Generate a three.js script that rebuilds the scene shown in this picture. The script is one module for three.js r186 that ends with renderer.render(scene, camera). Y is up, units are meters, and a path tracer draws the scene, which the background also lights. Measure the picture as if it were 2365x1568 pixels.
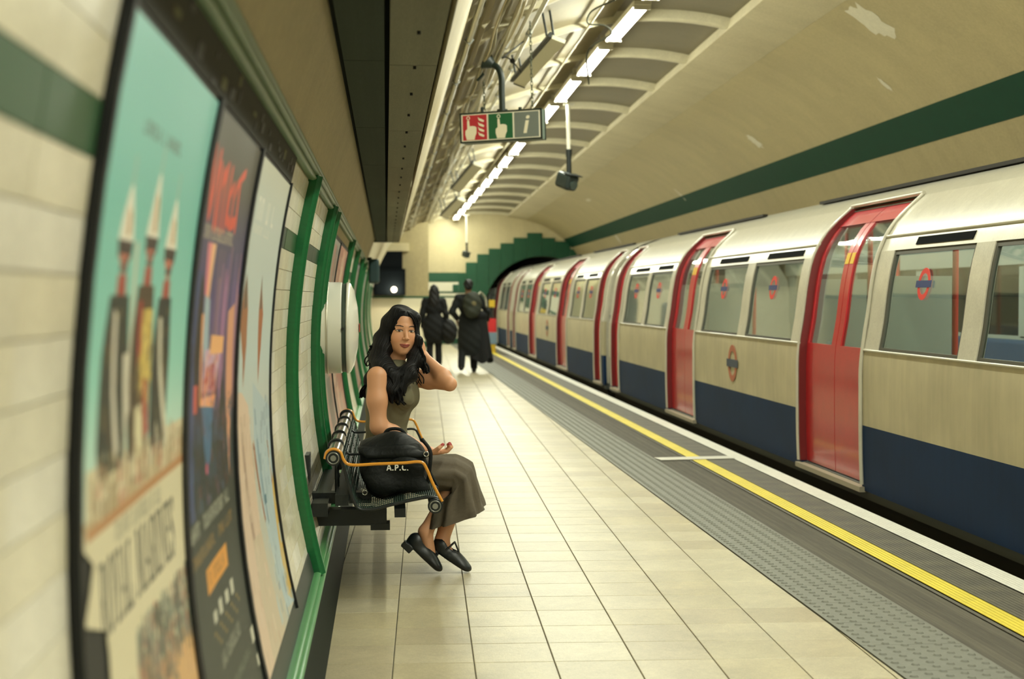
import * as THREE from 'three';
import { mergeGeometries, mergeVertices } from 'three/addons/utils/BufferGeometryUtils.js';
import { RoundedBoxGeometry } from 'three/addons/geometries/RoundedBoxGeometry.js';
import { TextGeometry } from 'three/addons/geometries/TextGeometry.js';
import { FontLoader } from 'three/addons/loaders/FontLoader.js';
import { RectAreaLightUniformsLib } from 'three/addons/lights/RectAreaLightUniformsLib.js';

// ---------------------------------------------------------------- camera, lamps, exposure
// y is up, the tunnel runs along -z, the platform surface is y = 0
RectAreaLightUniformsLib.init();
const scene = new THREE.Scene();
scene.background = new THREE.Color(0x000000);
const camera = new THREE.PerspectiveCamera(25.82, 2365 / 1568, 0.05, 120);
camera.position.set(0, 1.36, 0);
camera.rotation.order = 'YXZ';
camera.rotation.set(-0.02865, -0.0847, 0);
camera.focus = 7.2;
camera.userData.fStop = 2.8;
const renderer = new THREE.WebGLRenderer({ antialias: true });
renderer.toneMapping = THREE.LinearToneMapping;
renderer.toneMappingExposure = 3.6;
renderer.shadowMap.enabled = true;
const LAMP_COLOR = new THREE.Color().setRGB(0.97, 1.0, 0.81);
const LAMP_POWER = 15;            // of each ceiling lamp's RectAreaLight
const CAR_LAMP_POWER = 2.4;       // of the lamp strips inside the train
const lampY = z => 4.05 - 0.0151 * Math.max(0, -z - 13.6), lampX = z => 2.37 - 0.013 * Math.max(0, -z - 13.6);

// ---------------------------------------------------------------- helpers
const { PI, sin, cos, sqrt, abs, min, max, floor, hypot, atan2, asin, exp } = Math;
const clamp = (x, a, b) => min(b, max(a, x)), lerp = (a, b, t) => a + (b - a) * t, smooth = t => { t = clamp(t, 0, 1); return t * t * (3 - 2 * t); };
function mulberry(seed) { let a = seed >>> 0; return () => { a = (a + 0x6D2B79F5) >>> 0; let t = a; t = Math.imul(t ^ (t >>> 15), t | 1); t ^= t + Math.imul(t ^ (t >>> 7), t | 61); return ((t ^ (t >>> 14)) >>> 0) / 4294967296; }; }
const rnd = mulberry(4711);
const hash = (x, y, s) => { let h = Math.imul(x, 374761393) ^ Math.imul(y, 668265263) ^ Math.imul(s, 974634777); h = Math.imul(h ^ (h >>> 13), 1274126177); return ((h ^ (h >>> 16)) >>> 0) / 4294967296; };
function vnoise(x, y, p, s) {          // value noise that repeats every p cells
  const x0 = floor(x), y0 = floor(y), fx = smooth(x - x0), fy = smooth(y - y0), m = v => ((v % p) + p) % p;
  const h = (i, j) => hash(m(x0 + i), m(y0 + j), s);
  return lerp(lerp(h(0, 0), h(1, 0), fx), lerp(h(0, 1), h(1, 1), fx), fy);
}
function fbm(u, v, p, oct, s) { let a = 0.5, t = 0, n = 0; for (let i = 0; i < oct; i++) { t += a * vnoise(u * p, v * p, p, s + i); n += a; a *= 0.55; p *= 2; } return t / n; }
function dataTex(n, fn, srgb = true, rx = 1, ry = 1, m = n) {
  const d = new Uint8Array(n * m * 4);
  for (let j = 0; j < m; j++) for (let i = 0; i < n; i++) { const c = fn(i / n, j / m), k = (j * n + i) * 4; for (let q = 0; q < 3; q++) d[k + q] = clamp(c[q], 0, 1) * 255; d[k + 3] = 255; }
  const t = new THREE.DataTexture(d, n, m); t.magFilter = THREE.LinearFilter; t.minFilter = THREE.LinearMipmapLinearFilter; t.generateMipmaps = true;
  t.wrapS = t.wrapT = THREE.RepeatWrapping; if (srgb) t.colorSpace = THREE.SRGBColorSpace; t.repeat.set(rx, ry); t.needsUpdate = true; return t;
}
const gray = v => [v, v, v];
const M = (color, roughness = 0.6, o = {}) => new THREE.MeshPhysicalMaterial({ color, roughness, ...o });
const taken = new Map();
function numbered(name) { const k = taken.get(name) ?? 0; taken.set(name, k + 1); return k ? `${name}_${String(k).padStart(3, '0')}` : name; }
function mesh(name, geo, mat, parent) { const m = new THREE.Mesh(geo, mat); m.name = parent === scene ? numbered(name) : name; m.castShadow = m.receiveShadow = true; parent.add(m); return m; }
function struct(name) { const g = new THREE.Group(); g.name = name; g.userData.kind = 'structure'; scene.add(g); return g; }
function tagStruct(o, label, category) { o.userData.label = label; o.userData.category = category; return o; }
function thing(name, label, category, pos = [0, 0, 0], ry = 0, group) {
  const g = new THREE.Group(); g.name = numbered(name); g.position.set(...pos); g.rotation.y = ry; g.userData = { label, category }; if (group) g.userData.group = group; scene.add(g); return g;
}
// indexed grid surface; fn(u, v) -> [x, y, z]; uv in metres through uvf or measured along the grid
function grid(nu, nv, fn, uvf) {
  const p = [], uv = [], ix = [];
  for (let j = 0; j <= nv; j++) for (let i = 0; i <= nu; i++) { const q = fn(i / nu, j / nv); p.push(q[0], q[1], q[2]); const t = uvf ? uvf(i / nu, j / nv) : [i / nu, j / nv]; uv.push(t[0], t[1]); }
  for (let j = 0; j < nv; j++) for (let i = 0; i < nu; i++) { const a = j * (nu + 1) + i, b = a + 1, c = a + nu + 1, d = c + 1; ix.push(a, b, d, a, d, c); }
  const g = new THREE.BufferGeometry(); g.setAttribute('position', new THREE.Float32BufferAttribute(p, 3)); g.setAttribute('uv', new THREE.Float32BufferAttribute(uv, 2)); g.setIndex(ix); g.computeVertexNormals(); return g;
}
const merge = gs => { const n = gs.filter(Boolean); const anyNon = n.some(g => !g.index); return mergeGeometries(anyNon ? n.map(g => (g.index ? g.toNonIndexed() : g)) : n); };
function box(w, h, d, x = 0, y = 0, z = 0, rx = 0, ry = 0, rz = 0) { const g = new THREE.BoxGeometry(w, h, d); if (rx) g.rotateX(rx); if (rz) g.rotateZ(rz); if (ry) g.rotateY(ry); g.translate(x, y, z); return g; }
function span(x0, x1, y0, y1, z0, z1) { return box(abs(x1 - x0), abs(y1 - y0), abs(z1 - z0), (x0 + x1) / 2, (y0 + y1) / 2, (z0 + z1) / 2); }
function rbox(w, h, d, r, x = 0, y = 0, z = 0, seg = 2) { const g = new RoundedBoxGeometry(w, h, d, seg, r); g.translate(x, y, z); return g; }
function tube(pts, r, n = 24, rad = 8, curved = true, closed = false) {
  const v = pts.map(p => new THREE.Vector3(...p));
  let c; if (curved) c = new THREE.CatmullRomCurve3(v, closed, 'centripetal'); else { c = new THREE.CurvePath(); for (let i = 0; i + 1 < v.length; i++) c.add(new THREE.LineCurve3(v[i], v[i + 1])); }
  const t = new THREE.TubeGeometry(c, n, r, rad, closed);
  if (closed) return t;
  const ends = [[v[0], c.getTangent(0).negate()], [v[v.length - 1], c.getTangent(1)]].map(([p, d]) => { const g = new THREE.CircleGeometry(r, rad); g.lookAt(d); g.translate(p.x, p.y, p.z); return g; });
  return merge([t, ...ends]);
}
function rod(a, b, r, rad = 8, r2 = r) {
  const A = new THREE.Vector3(...a), B = new THREE.Vector3(...b), d = B.clone().sub(A), g = new THREE.CylinderGeometry(r2, r, d.length(), rad);
  g.applyQuaternion(new THREE.Quaternion().setFromUnitVectors(new THREE.Vector3(0, 1, 0), d.normalize())); const c = A.add(B).multiplyScalar(0.5); g.translate(c.x, c.y, c.z); return g;
}
// ---------------------------------------------------------------- the tunnel bore
const TX = 2.79, TY = 1.05, TR = 3.2, D2R = PI / 180;
const Z_BACK = 12, Z_END = -43;
const taper = z => 0.16 * clamp((-z - 12) / 31, 0, 1);
function bore(a, R, z) { const x = TX + R * cos(a); let y = TY + R * sin(a); if (y > TY) { const w = ((y - TY) / TR) ** 2; y = TY + (y - TY) * (1 - taper(z) * w); } return [x, y, z]; }
function arcSlab(a0, a1, R0, R1, z0, z1, na, nz) {
  const uvf = (u, v) => [lerp(z0, z1, u), lerp(a0, a1, v) * R0];
  return merge([
    grid(nz, na, (u, v) => bore(lerp(a0, a1, v), R0, lerp(z0, z1, u)), uvf), grid(nz, na, (u, v) => bore(lerp(a0, a1, v), R1, lerp(z1, z0, u)), uvf),
    grid(nz, 1, (u, v) => bore(a0, lerp(R1, R0, v), lerp(z0, z1, u)), uvf), grid(nz, 1, (u, v) => bore(a1, lerp(R0, R1, v), lerp(z0, z1, u)), uvf),
    grid(1, na, (u, v) => bore(lerp(a0, a1, v), lerp(R1, R0, u), z0), uvf), grid(1, na, (u, v) => bore(lerp(a0, a1, v), lerp(R0, R1, u), z1), uvf)]);
}
// left wall: s = height measured along the curved wall from the widest point, off = how far proud of it
const wallPt = (s, z, off) => { const R = TR - off, a = s / TR; return [TX - R * cos(a), TY + R * sin(a), z]; };
const sOf = y => TR * asin((y - TY) / TR);
function wallSlab(s0, s1, z0, z1, o0, o1, n = 6) {      // z0 nearer (left in view), z1 farther
  return merge([
    grid(1, n, (u, v) => wallPt(lerp(s0, s1, v), lerp(z0, z1, u), o1), (u, v) => [abs(z1 - z0) * u, (s1 - s0) * v]),
    grid(n, 1, (u, v) => wallPt(lerp(s0, s1, u), z0, lerp(o1, o0, v))), grid(n, 1, (u, v) => wallPt(lerp(s0, s1, u), z1, lerp(o0, o1, v))),
    grid(1, 1, (u, v) => wallPt(s1, lerp(z0, z1, u), lerp(o1, o0, v))), grid(1, 1, (u, v) => wallPt(s0, lerp(z0, z1, u), lerp(o0, o1, v)))]);
}
// ---------------------------------------------------------------- shared materials
const texSpeck = dataTex(256, (u, v) => { const a = fbm(u, v, 8, 4, 3), b = vnoise(u * 128, v * 128, 128, 9); return gray(0.87 + 0.09 * a + 0.06 * (b - 0.5)); }, true, 1.2, 1.2);
const texPlaster = dataTex(512, (u, v) => { const a = fbm(u, v, 4, 5, 21), b = vnoise(u * 200, v * 200, 200, 5), st = fbm(u, v * 0.12, 24, 2, 77); const g = 0.86 + 0.10 * a + 0.06 * (b - 0.5) + 0.05 * (st - 0.5); return [g, g * 0.985, g * 0.955]; }, true, 0.35, 0.35);
const texFloor = dataTex(512, (u, v) => { const a = fbm(u, v, 5, 5, 31), b = vnoise(u * 256, v * 256, 256, 15), c = fbm(u, v, 40, 2, 8); const g = 0.80 + 0.17 * a + 0.10 * (b - 0.5) + 0.06 * (c - 0.5); return [g, g * 0.985, g * 0.95]; }, true, 1.1, 1.1);
const bumpFine = dataTex(256, (u, v) => gray(0.5 * vnoise(u * 128, v * 128, 128, 2) + 0.5 * fbm(u, v, 16, 3, 4)), false, 3, 3);
const texAsphalt = dataTex(512, (u, v) => { const a = fbm(u, v, 6, 4, 41), b = vnoise(u * 256, v * 256, 256, 25), sp = b > 0.93 ? 0.25 : 0; const g = 0.55 + 0.35 * a + 0.25 * (b - 0.5) + sp; return [g, g * 0.98, g * 0.92]; }, true, 1.5, 1.5);
const texDirt = dataTex(512, (u, v) => { const a = fbm(u, v, 6, 5, 51), st = fbm(u * 3, v * 0.25, 16, 3, 52); const g = 0.78 + 0.18 * a + 0.08 * (st - 0.3); return [g, g * 0.98, g * 0.92]; }, true, 0.5, 0.5);
const mats = {
  grout: M(0xb5ab90, 0.9), plaster: M(0xcbc3a6, 0.72, { map: texPlaster, bumpMap: bumpFine, bumpScale: 0.002 }), plasterR: M(0xb8ac84, 0.5, { map: texPlaster, bumpMap: bumpFine, bumpScale: 0.001 }),
  panel: M(0x756e59, 0.5, { map: texPlaster }), rib: M(0xd8d0b2, 0.42, { map: texSpeck }), greenBand: M(0x07402c, 0.6, { map: texSpeck, specularIntensity: 0.4 }),
  tile: ['#f1ebd6', '#ece5cd', '#f3eedd', '#e9e1c6', '#efe7cc'].map(c => M(c, 0.24, { map: texSpeck, specularIntensity: 0.7 })),
  tileGreen: ['#0a3527', '#0f4029', '#24502f'].map(c => M(c, 0.3, { specularIntensity: 0.5 })),
  skirt: M(0x0f1c16, 0.6, { map: texSpeck, specularIntensity: 0.3 }), rail: M(0x5f9d66, 0.3, { map: texSpeck }), strip: M(0x176a3a, 0.28, { map: texSpeck }), greenTile: M(0x14583a, 0.4, { map: texSpeck }),
  cream: M(0xdcd2ac, 0.5, { map: texPlaster }), floor: ['#c5bda3', '#bfb79b', '#c9c2a9', '#bbb298', '#c2b99b'].map(c => M(c, 0.38, { map: texFloor, bumpMap: bumpFine, bumpScale: 0.0006 })),
  floorGrout: M(0x39352b, 0.9), asphalt: M(0x77746a, 0.75, { map: texAsphalt, bumpMap: bumpFine, bumpScale: 0.003 }), tactile: M(0x7d7e74, 0.6, { map: texSpeck }),
  coping: M(0x66624f, 0.6, { map: texAsphalt }), yellow: M(0xe3cf1c, 0.55, { map: texSpeck }), white: M(0xe4e2d6, 0.55, { map: texSpeck }),
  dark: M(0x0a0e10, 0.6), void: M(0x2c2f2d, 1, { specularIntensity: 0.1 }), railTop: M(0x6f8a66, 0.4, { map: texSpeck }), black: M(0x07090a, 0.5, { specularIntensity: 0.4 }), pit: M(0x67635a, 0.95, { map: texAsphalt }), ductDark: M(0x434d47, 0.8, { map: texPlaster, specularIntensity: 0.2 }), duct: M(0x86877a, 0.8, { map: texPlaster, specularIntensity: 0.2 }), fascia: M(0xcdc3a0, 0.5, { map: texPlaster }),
  chrome: M(0xd0d0cc, 0.18, { metalness: 1 }), steel: M(0x9a9c98, 0.35, { metalness: 0.9 }), galv: M(0xc3c0ae, 0.32, { metalness: 0.6 }),
};
// ---------------------------------------------------------------- floor of the platform
const floorG = tagStruct(struct('floor'), 'beige square tiled platform floor with tactile paving and striped edge', 'floor');
mesh('slab', span(-0.6, 2.27, -0.3, -0.004, Z_BACK, Z_END), mats.floorGrout, floorG);
{
  const n = hypot(0.0261, 1), d = [0.0261 / n, -1 / n], c = [1 / n, 0.0261 / n], O = [0.017, -5.256], P = [0.312, -5.468], T = 0.3, GAP = 0.0035;
  const t0 = (P[0] - O[0]) * d[0] + (P[1] - O[1]) * d[1], O2 = [O[0] + t0 * d[0], O[1] + t0 * d[1]];
  const at = (i, j) => [O2[0] + i * T * c[0] + j * T * d[0], O2[1] + i * T * c[1] + j * T * d[1]];
  const XL = -0.236, XR = 1.835;
  const clipX = (poly, x, keepBelow) => { const out = []; poly.forEach((p, k) => { const q = poly[(k + 1) % poly.length], a = keepBelow ? p[0] <= x : p[0] >= x, b = keepBelow ? q[0] <= x : q[0] >= x; if (a) out.push(p); if (a !== b) { const t = (x - p[0]) / (q[0] - p[0]); out.push([x, lerp(p[1], q[1], t)]); } }); return out; };
  const prism = poly => {            // flat slab piece with a tiny chamfer at its rim
    const pos = [], uv = [], cx = poly.reduce((s, p) => s + p[0], 0) / poly.length, cz = poly.reduce((s, p) => s + p[1], 0) / poly.length;
    const inner = poly.map(([x, z]) => { const l = hypot(x - cx, z - cz) || 1; return [x - (x - cx) / l * 0.003, z - (z - cz) / l * 0.003]; });
    const tri = (...v) => v.forEach(q => { pos.push(...q); uv.push(q[0], q[2]); });
    for (let k = 0; k < poly.length; k++) { const m = (k + 1) % poly.length, A = inner[k], B = inner[m], a = poly[k], b = poly[m];
      tri([cx, 0, cz], [A[0], 0, A[1]], [B[0], 0, B[1]]); tri([A[0], 0, A[1]], [a[0], -0.0015, a[1]], [b[0], -0.0015, b[1]]); tri([A[0], 0, A[1]], [b[0], -0.0015, b[1]], [B[0], 0, B[1]]);
      tri([a[0], -0.0015, a[1]], [a[0], -0.02, a[1]], [b[0], -0.02, b[1]]); tri([a[0], -0.0015, a[1]], [b[0], -0.02, b[1]], [b[0], -0.0015, b[1]]); }
    const g = new THREE.BufferGeometry(); g.setAttribute('position', new THREE.Float32BufferAttribute(pos, 3)); g.setAttribute('uv', new THREE.Float32BufferAttribute(uv, 2)); g.computeVertexNormals(); return g;
  };
  const near = [], rest = mats.floor.map(() => []);
  for (let j = -60; j < 128; j++) for (let i = -14; i < 9; i++) {
    const h = GAP / 2 / T, q = [at(i + h, j + h), at(i + 1 - h, j + h), at(i + 1 - h, j + 1 - h), at(i + h, j + 1 - h)];
    let poly = clipX(clipX(q, XL, false), XR, true); if (poly.length < 3) continue;
    const zc = poly.reduce((s, p) => s + p[1], 0) / poly.length; if (zc < Z_END + 0.1 || zc > Z_BACK - 0.1) continue;
    const k = floor(hash(i + 50, j + 90, 6) * 5), g = prism(poly.reverse());
    if (zc < -4.6 && near.length < 300) near.push([g, k]); else rest[k].push(g);
  }
  near.forEach(([g, k]) => mesh('tile', g, mats.floor[k], floorG));
  rest.forEach((gs, k) => { if (gs.length) mesh('tile_field', mergeGeometries(gs), mats.floor[k], floorG).userData.kind = 'stuff'; });
  // tactile slabs with rows of blisters
  const bumps = [];
  for (let a = 0; a < 6; a++) for (let b = 0; b < 6; b++) { const g = new THREE.CylinderGeometry(0.0115, 0.0175, 0.006, 8, 1); g.translate(-0.2 + (a + 0.5) * 0.0667, 0.0065, -0.2 + (b + (a % 2 ? 0.75 : 0.25)) * 0.0667); bumps.push(g); }
  const slab = merge([box(0.405, 0.034, 0.397, 0, -0.0135, 0), ...bumps]);
  for (let k = 0; k * 0.4 < Z_BACK - Z_END; k++) { const m = mesh('tactile_slab', slab, mats.tactile, floorG); m.position.set(2.043, 0, Z_BACK - 0.2 - k * 0.4); if (m.position.z < Z_END + 0.2) floorG.remove(m); }
  mesh('asphalt_strip', span(2.248, 2.503, -0.3, -0.001, Z_BACK, Z_END), mats.asphalt, floorG);
  // ridged coping with its painted lines
  const ridged = (x0, x1, y) => { const pr = [], N = Math.round((x1 - x0) / 0.0115); for (let i = 0; i <= N; i++) pr.push([lerp(x0, x1, i / N), y - (i % 2 ? 0.0035 : 0)]);
    return grid(N, 26, (u, v) => { const p = pr[Math.round(u * N)]; return [p[0], p[1], lerp(Z_BACK, Z_END, v)]; }, (u, v) => [lerp(x0, x1, u), lerp(Z_BACK, Z_END, v)]).toNonIndexed(); };
  const ridge = (n, x0, x1, m, y = 0.003) => { const g = ridged(x0, x1, y); g.computeVertexNormals(); mesh(n, g, m, floorG); };
  mesh('coping', span(2.503, 3.045, -0.28, -0.002, Z_BACK, Z_END), mats.coping, floorG);
  ridge('ridged_strip', 2.503, 2.537, mats.coping); ridge('yellow_line', 2.537, 2.663, mats.yellow, 0.0045); ridge('ridged_strip', 2.663, 2.902, mats.coping); ridge('white_line', 2.902, 3.05, mats.white, 0.0045);
  mesh('platform_nosing', span(3.02, 3.05, -0.09, 0.0005, Z_BACK, Z_END), mats.white, floorG);
  mesh('platform_riser', span(2.95, 3.0, -1.1, -0.28, Z_BACK, Z_END), mats.pit, floorG);
  const mk = mesh('stop_mark', box(0.65, 0.004, 0.19, 0, 0, 0), mats.white, floorG); mk.position.set(2.58, 0.0065, -12.25); mk.rotation.y = 0.13;
  mesh('track_bed', span(2.9, 6.2, -1.3, -1.05, Z_BACK, -56), mats.pit, floorG);
  for (const x of [3.8, 5.24]) mesh('running_rail', span(x - 0.035, x + 0.035, -1.05, -0.9, Z_BACK, -56), mats.steel, floorG);
}
// ---------------------------------------------------------------- left wall: backing, glazed tiles, skirting, rails, plaster
const wallL = tagStruct(struct('wall_left'), 'curved platform wall of cream glazed tiles with a green tile row', 'wall');
mesh('backing', arcSlab(PI - sOf(1.9) / TR, PI + 0.42, TR + 0.001, TR + 0.25, Z_BACK, Z_END, 16, 1), mats.grout, wallL);
mesh('upper_plaster', arcSlab(PI - sOf(2.62) / TR, PI - sOf(1.885) / TR, TR - 0.004, TR + 0.22, Z_BACK, Z_END, 8, 20), mats.plaster, wallL);
{
  const PITCH = 0.0745, S_G = sOf(1.572), S0 = sOf(0.236), S1 = sOf(1.836), TL = 0.3;
  const bays = [[-0.45, -1.905, true], [-5.1, -6.03, true], [-6.12, -8.0, true], [-8.1, -8.56, false], [-12.9, -15.3, false], [-18.6, -20.9, false], [-29.1, -34, false], [-34.1, -40, false], [11.8, -0.45, false]];
  let cells = [];
  bays.forEach(([za, zb, isNear]) => {
    for (let r = -20; r <= 6; r++) {
      const a = max(S_G + (r - 0.5) * PITCH + 0.0012, S0), b = min(S_G + (r + 0.5) * PITCH - 0.0012, S1); if (b - a < 0.01) continue;
      const n = Math.round(abs(zb - za) / TL), w = (zb - za) / n;
      for (let c = 0; c < n; c++) cells.push({ a, b, z0: za + w * c - 0.0005, z1: za + w * (c + 1) + 0.0005, r, c, size: isNear ? 1 / (max(0.7, abs(za + w * c)) ** 2) : 0 });
    }
  });
  cells.sort((p, q) => q.size - p.size);
  const rest = {};
  cells.forEach((t, k) => {
    const green = t.r === 0, v = floor(hash(t.r + 40, floor(t.z0 * 50) + 4000, 5) * (green ? 3 : 5)), key = (green ? 'g' : 't') + v;
    const off = 0.005 + 0.0012 * hash(t.r + 9, floor(t.z0 * 77) + 5000, 8), g = wallSlab(t.a, t.b, t.z0, t.z1, -0.002, off, 1), m = green ? mats.tileGreen[v] : mats.tile[v];
    if (t.size > 0 && k < 300) mesh('wall_tile', g, m, wallL); else (rest[key] ??= [m, []])[1].push(g);
  });
  for (const k of Object.keys(rest)) mesh('wall_tile_field', mergeGeometries(rest[k][1]), rest[k][0], wallL).userData.kind = 'stuff';
}
const baseL = tagStruct(struct('baseboard_left'), 'dark green tiled skirting along the curved wall', 'skirting');
mesh('skirting', wallSlab(sOf(-0.01), sOf(0.2), Z_BACK, Z_END, -0.02, 0.012, 4), mats.skirt, baseL);
function railSweep(sc, h, off, z0, z1) {        // three beads, swept along the tunnel
  const pr = []; for (let b = 0; b < 3; b++) for (let i = 0; i <= 6; i++) { const t = (b + i / 6) / 3, k = sin(PI * i / 6); pr.push([sc - h / 2 + h * t, off - 0.014 * (1 - k) * (1 - 0) - (b === 1 ? 0 : 0.008)]); }
  const N = pr.length + 1, P = [[sc - h / 2, 0], ...pr, [sc + h / 2, 0]];
  return grid(N, 12, (u, v) => { const p = P[Math.round(u * N)]; return wallPt(p[0], lerp(z0, z1, v), p[1]); }, (u, v) => [u * h, lerp(z0, z1, v)]);
}
const trim1 = tagStruct(struct('trim_1'), 'light green beaded rail along the top of the tiled wall', 'rail');
mesh('top_rail', railSweep(sOf(1.87), 0.072, 0.04, Z_BACK, Z_END), mats.railTop, trim1);
const trim2 = tagStruct(struct('trim_2'), 'light green beaded rail above the dark skirting', 'rail');
mesh('bottom_rail', railSweep(sOf(0.205), 0.066, 0.045, Z_BACK, Z_END), mats.rail, trim2);
{
  const zs = [-6.07, -8.05, -8.6, -12.8, -15.4, -18.5, -21, -25.2, -29, -34], names = ['first in front of the bench', 'second, just before the white drum', 'third, behind the white drum', 'fourth from the camera', 'fifth from the camera', 'sixth from the camera', 'seventh from the camera', 'eighth from the camera', 'ninth from the camera', 'tenth and farthest from the camera'];
  zs.forEach((zc, k) => {
    const g = tagStruct(struct('trim_' + (3 + k)), 'upright green moulding on the curved wall, ' + names[k], 'moulding');
    const w = 0.062, pr = [[-w / 2, 0], [-w / 2, 0.034], [-w * 0.3, 0.044], [-w * 0.22, 0.038], [-w * 0.1, 0.054], [w * 0.1, 0.054], [w * 0.22, 0.038], [w * 0.3, 0.044], [w / 2, 0.034], [w / 2, 0]];
    mesh('moulding', grid(9, 20, (u, v) => { const p = pr[Math.round(u * 9)]; return wallPt(lerp(sOf(0.22), sOf(1.86), v), zc - p[0], p[1]); }, (u, v) => [u * w, v * 1.6]).toNonIndexed(), mats.strip, g).geometry.computeVertexNormals();
  });
}
// ---------------------------------------------------------------- vault, right wall, far wall, back wall
const A_LIN = Math.acos((4.05 - TX) / TR), A_EDGE = Math.acos((3.5 - TX) / TR), A_LEFT = PI - sOf(2.55) / TR;
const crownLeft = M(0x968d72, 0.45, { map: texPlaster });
const ceil = tagStruct(struct('ceiling'), 'curved tunnel crown of grey panels between pale arched ribs', 'ceiling');
mesh('crown_shell', arcSlab(A_EDGE - 0.05, A_LEFT + 0.02, TR + 0.2, TR + 0.3, Z_BACK, Z_END - 0.3, 24, 26), mats.panel, ceil);
for (let k = -13; k < 14; k++) {
  const z = -15.1 - 2.1 * k, z0 = z + 0.06, z1 = z - 2.1 + 0.06; if (z < Z_END + 0.3 || z > Z_BACK) continue;
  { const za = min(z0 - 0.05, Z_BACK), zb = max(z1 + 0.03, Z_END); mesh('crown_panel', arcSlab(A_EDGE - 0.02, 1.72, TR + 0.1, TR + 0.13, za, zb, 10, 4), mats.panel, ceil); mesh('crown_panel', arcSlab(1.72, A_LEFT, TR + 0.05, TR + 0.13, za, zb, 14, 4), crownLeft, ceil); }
  const pr = [[-0.07, 0.12], [-0.062, 0.02], [-0.035, -0.004], [0.035, -0.004], [0.062, 0.02], [0.07, 0.12]];
  mesh('rib', grid(30, 5, (u, v) => { const p = pr[Math.round(v * 5)]; return bore(lerp(A_EDGE - 0.02, A_LEFT, u), TR + p[1], z + p[0]); }, (u, v) => [u * 4, v * 0.3]), mats.rib, ceil);
}
const wallR = tagStruct(struct('wall_right'), 'smooth cream vault wall above the train with a dark green band', 'wall');
mesh('plaster_lining', arcSlab(-0.85, A_LIN, TR, TR + 0.3, Z_BACK, Z_END - 0.3, 40, 26), mats.plasterR, wallR);
{ // flat cover strip between the lining and the ribs
  const p0 = z => bore(A_LIN, TR - 0.002, z), p1 = z => { const q = bore(A_EDGE, TR - 0.03, z); return q; }, p2 = z => bore(A_EDGE, TR + 0.28, z);
  const g = merge([grid(26, 2, (u, v) => { const z = lerp(Z_BACK, Z_END, u), a = p0(z), b = p1(z); return [lerp(a[0], b[0], v), lerp(a[1], b[1], v), z]; }, (u, v) => [u * 50, v * 0.6]), grid(26, 1, (u, v) => { const z = lerp(Z_BACK, Z_END, u), a = p1(z), b = p2(z); return [lerp(a[0], b[0], v), lerp(a[1], b[1], v), z]; }, (u, v) => [u * 50, v * 0.3])]);
  mesh('cover_strip', g, mats.plaster, wallR);
}
const angR = (x, y) => atan2(y - TY, x - TX);
mesh('green_band', arcSlab(angR(5.4, 2.91), angR(5.15, 3.19), TR - 0.004, TR + 0.01, Z_BACK, Z_END, 4, 26), mats.greenBand, wallR);
{ // flakes of bare pale plaster where the paint has come off
  const pale = M(0xdfd8c0, 0.7, { map: texSpeck });
  const flake = (a, z, la, lz, seed, skew = 0) => { const N = 22, pts = []; for (let i = 0; i < N; i++) { const t = i / N * 2 * PI, r = 0.6 + 0.5 * hash(i, seed, 3) ; pts.push([cos(t) * r, sin(t) * r]); }
    const p = [], ix = [], put = (q) => { const b = bore(a + q[1] * la, TR - 0.0035, z + q[0] * lz + q[1] * skew); p.push(...b); }; put([0, 0]); pts.forEach(put); for (let i = 0; i < N; i++) ix.push(0, 1 + i, 1 + (i + 1) % N);
    const g = new THREE.BufferGeometry(); g.setAttribute('position', new THREE.Float32BufferAttribute(p, 3)); g.setAttribute('uv', new THREE.Float32BufferAttribute(pts.concat([[0, 0]]).flat(), 2)); g.setIndex(ix); g.computeVertexNormals(); mesh('bare_patch', g, pale, wallR); };
  for (const f of FLAKES()) flake(...f);
}
function FLAKES() { return [[1.065, -13.05, 0.1, 0.26, 1, 0.1], [0.857, -14.25, 0.04, 0.05, 2, 0], [0.86, -19.35, 0.055, 0.15, 3, 0], [0.74, -25.65, 0.06, 0.1, 4, 0], [0.575, -34.77, 0.055, 0.14, 5, 0], [0.635, -19.6, 0.015, 0.05, 6, 0], [0.64, -25, 0.02, 0.06, 7, 0], [1.0, -33, 0.02, 0.3, 9, 0]]; }
const wallF = tagStruct(struct('wall_far'), 'cream end wall with a stepped green tile surround over the tunnel mouth', 'wall');
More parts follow.
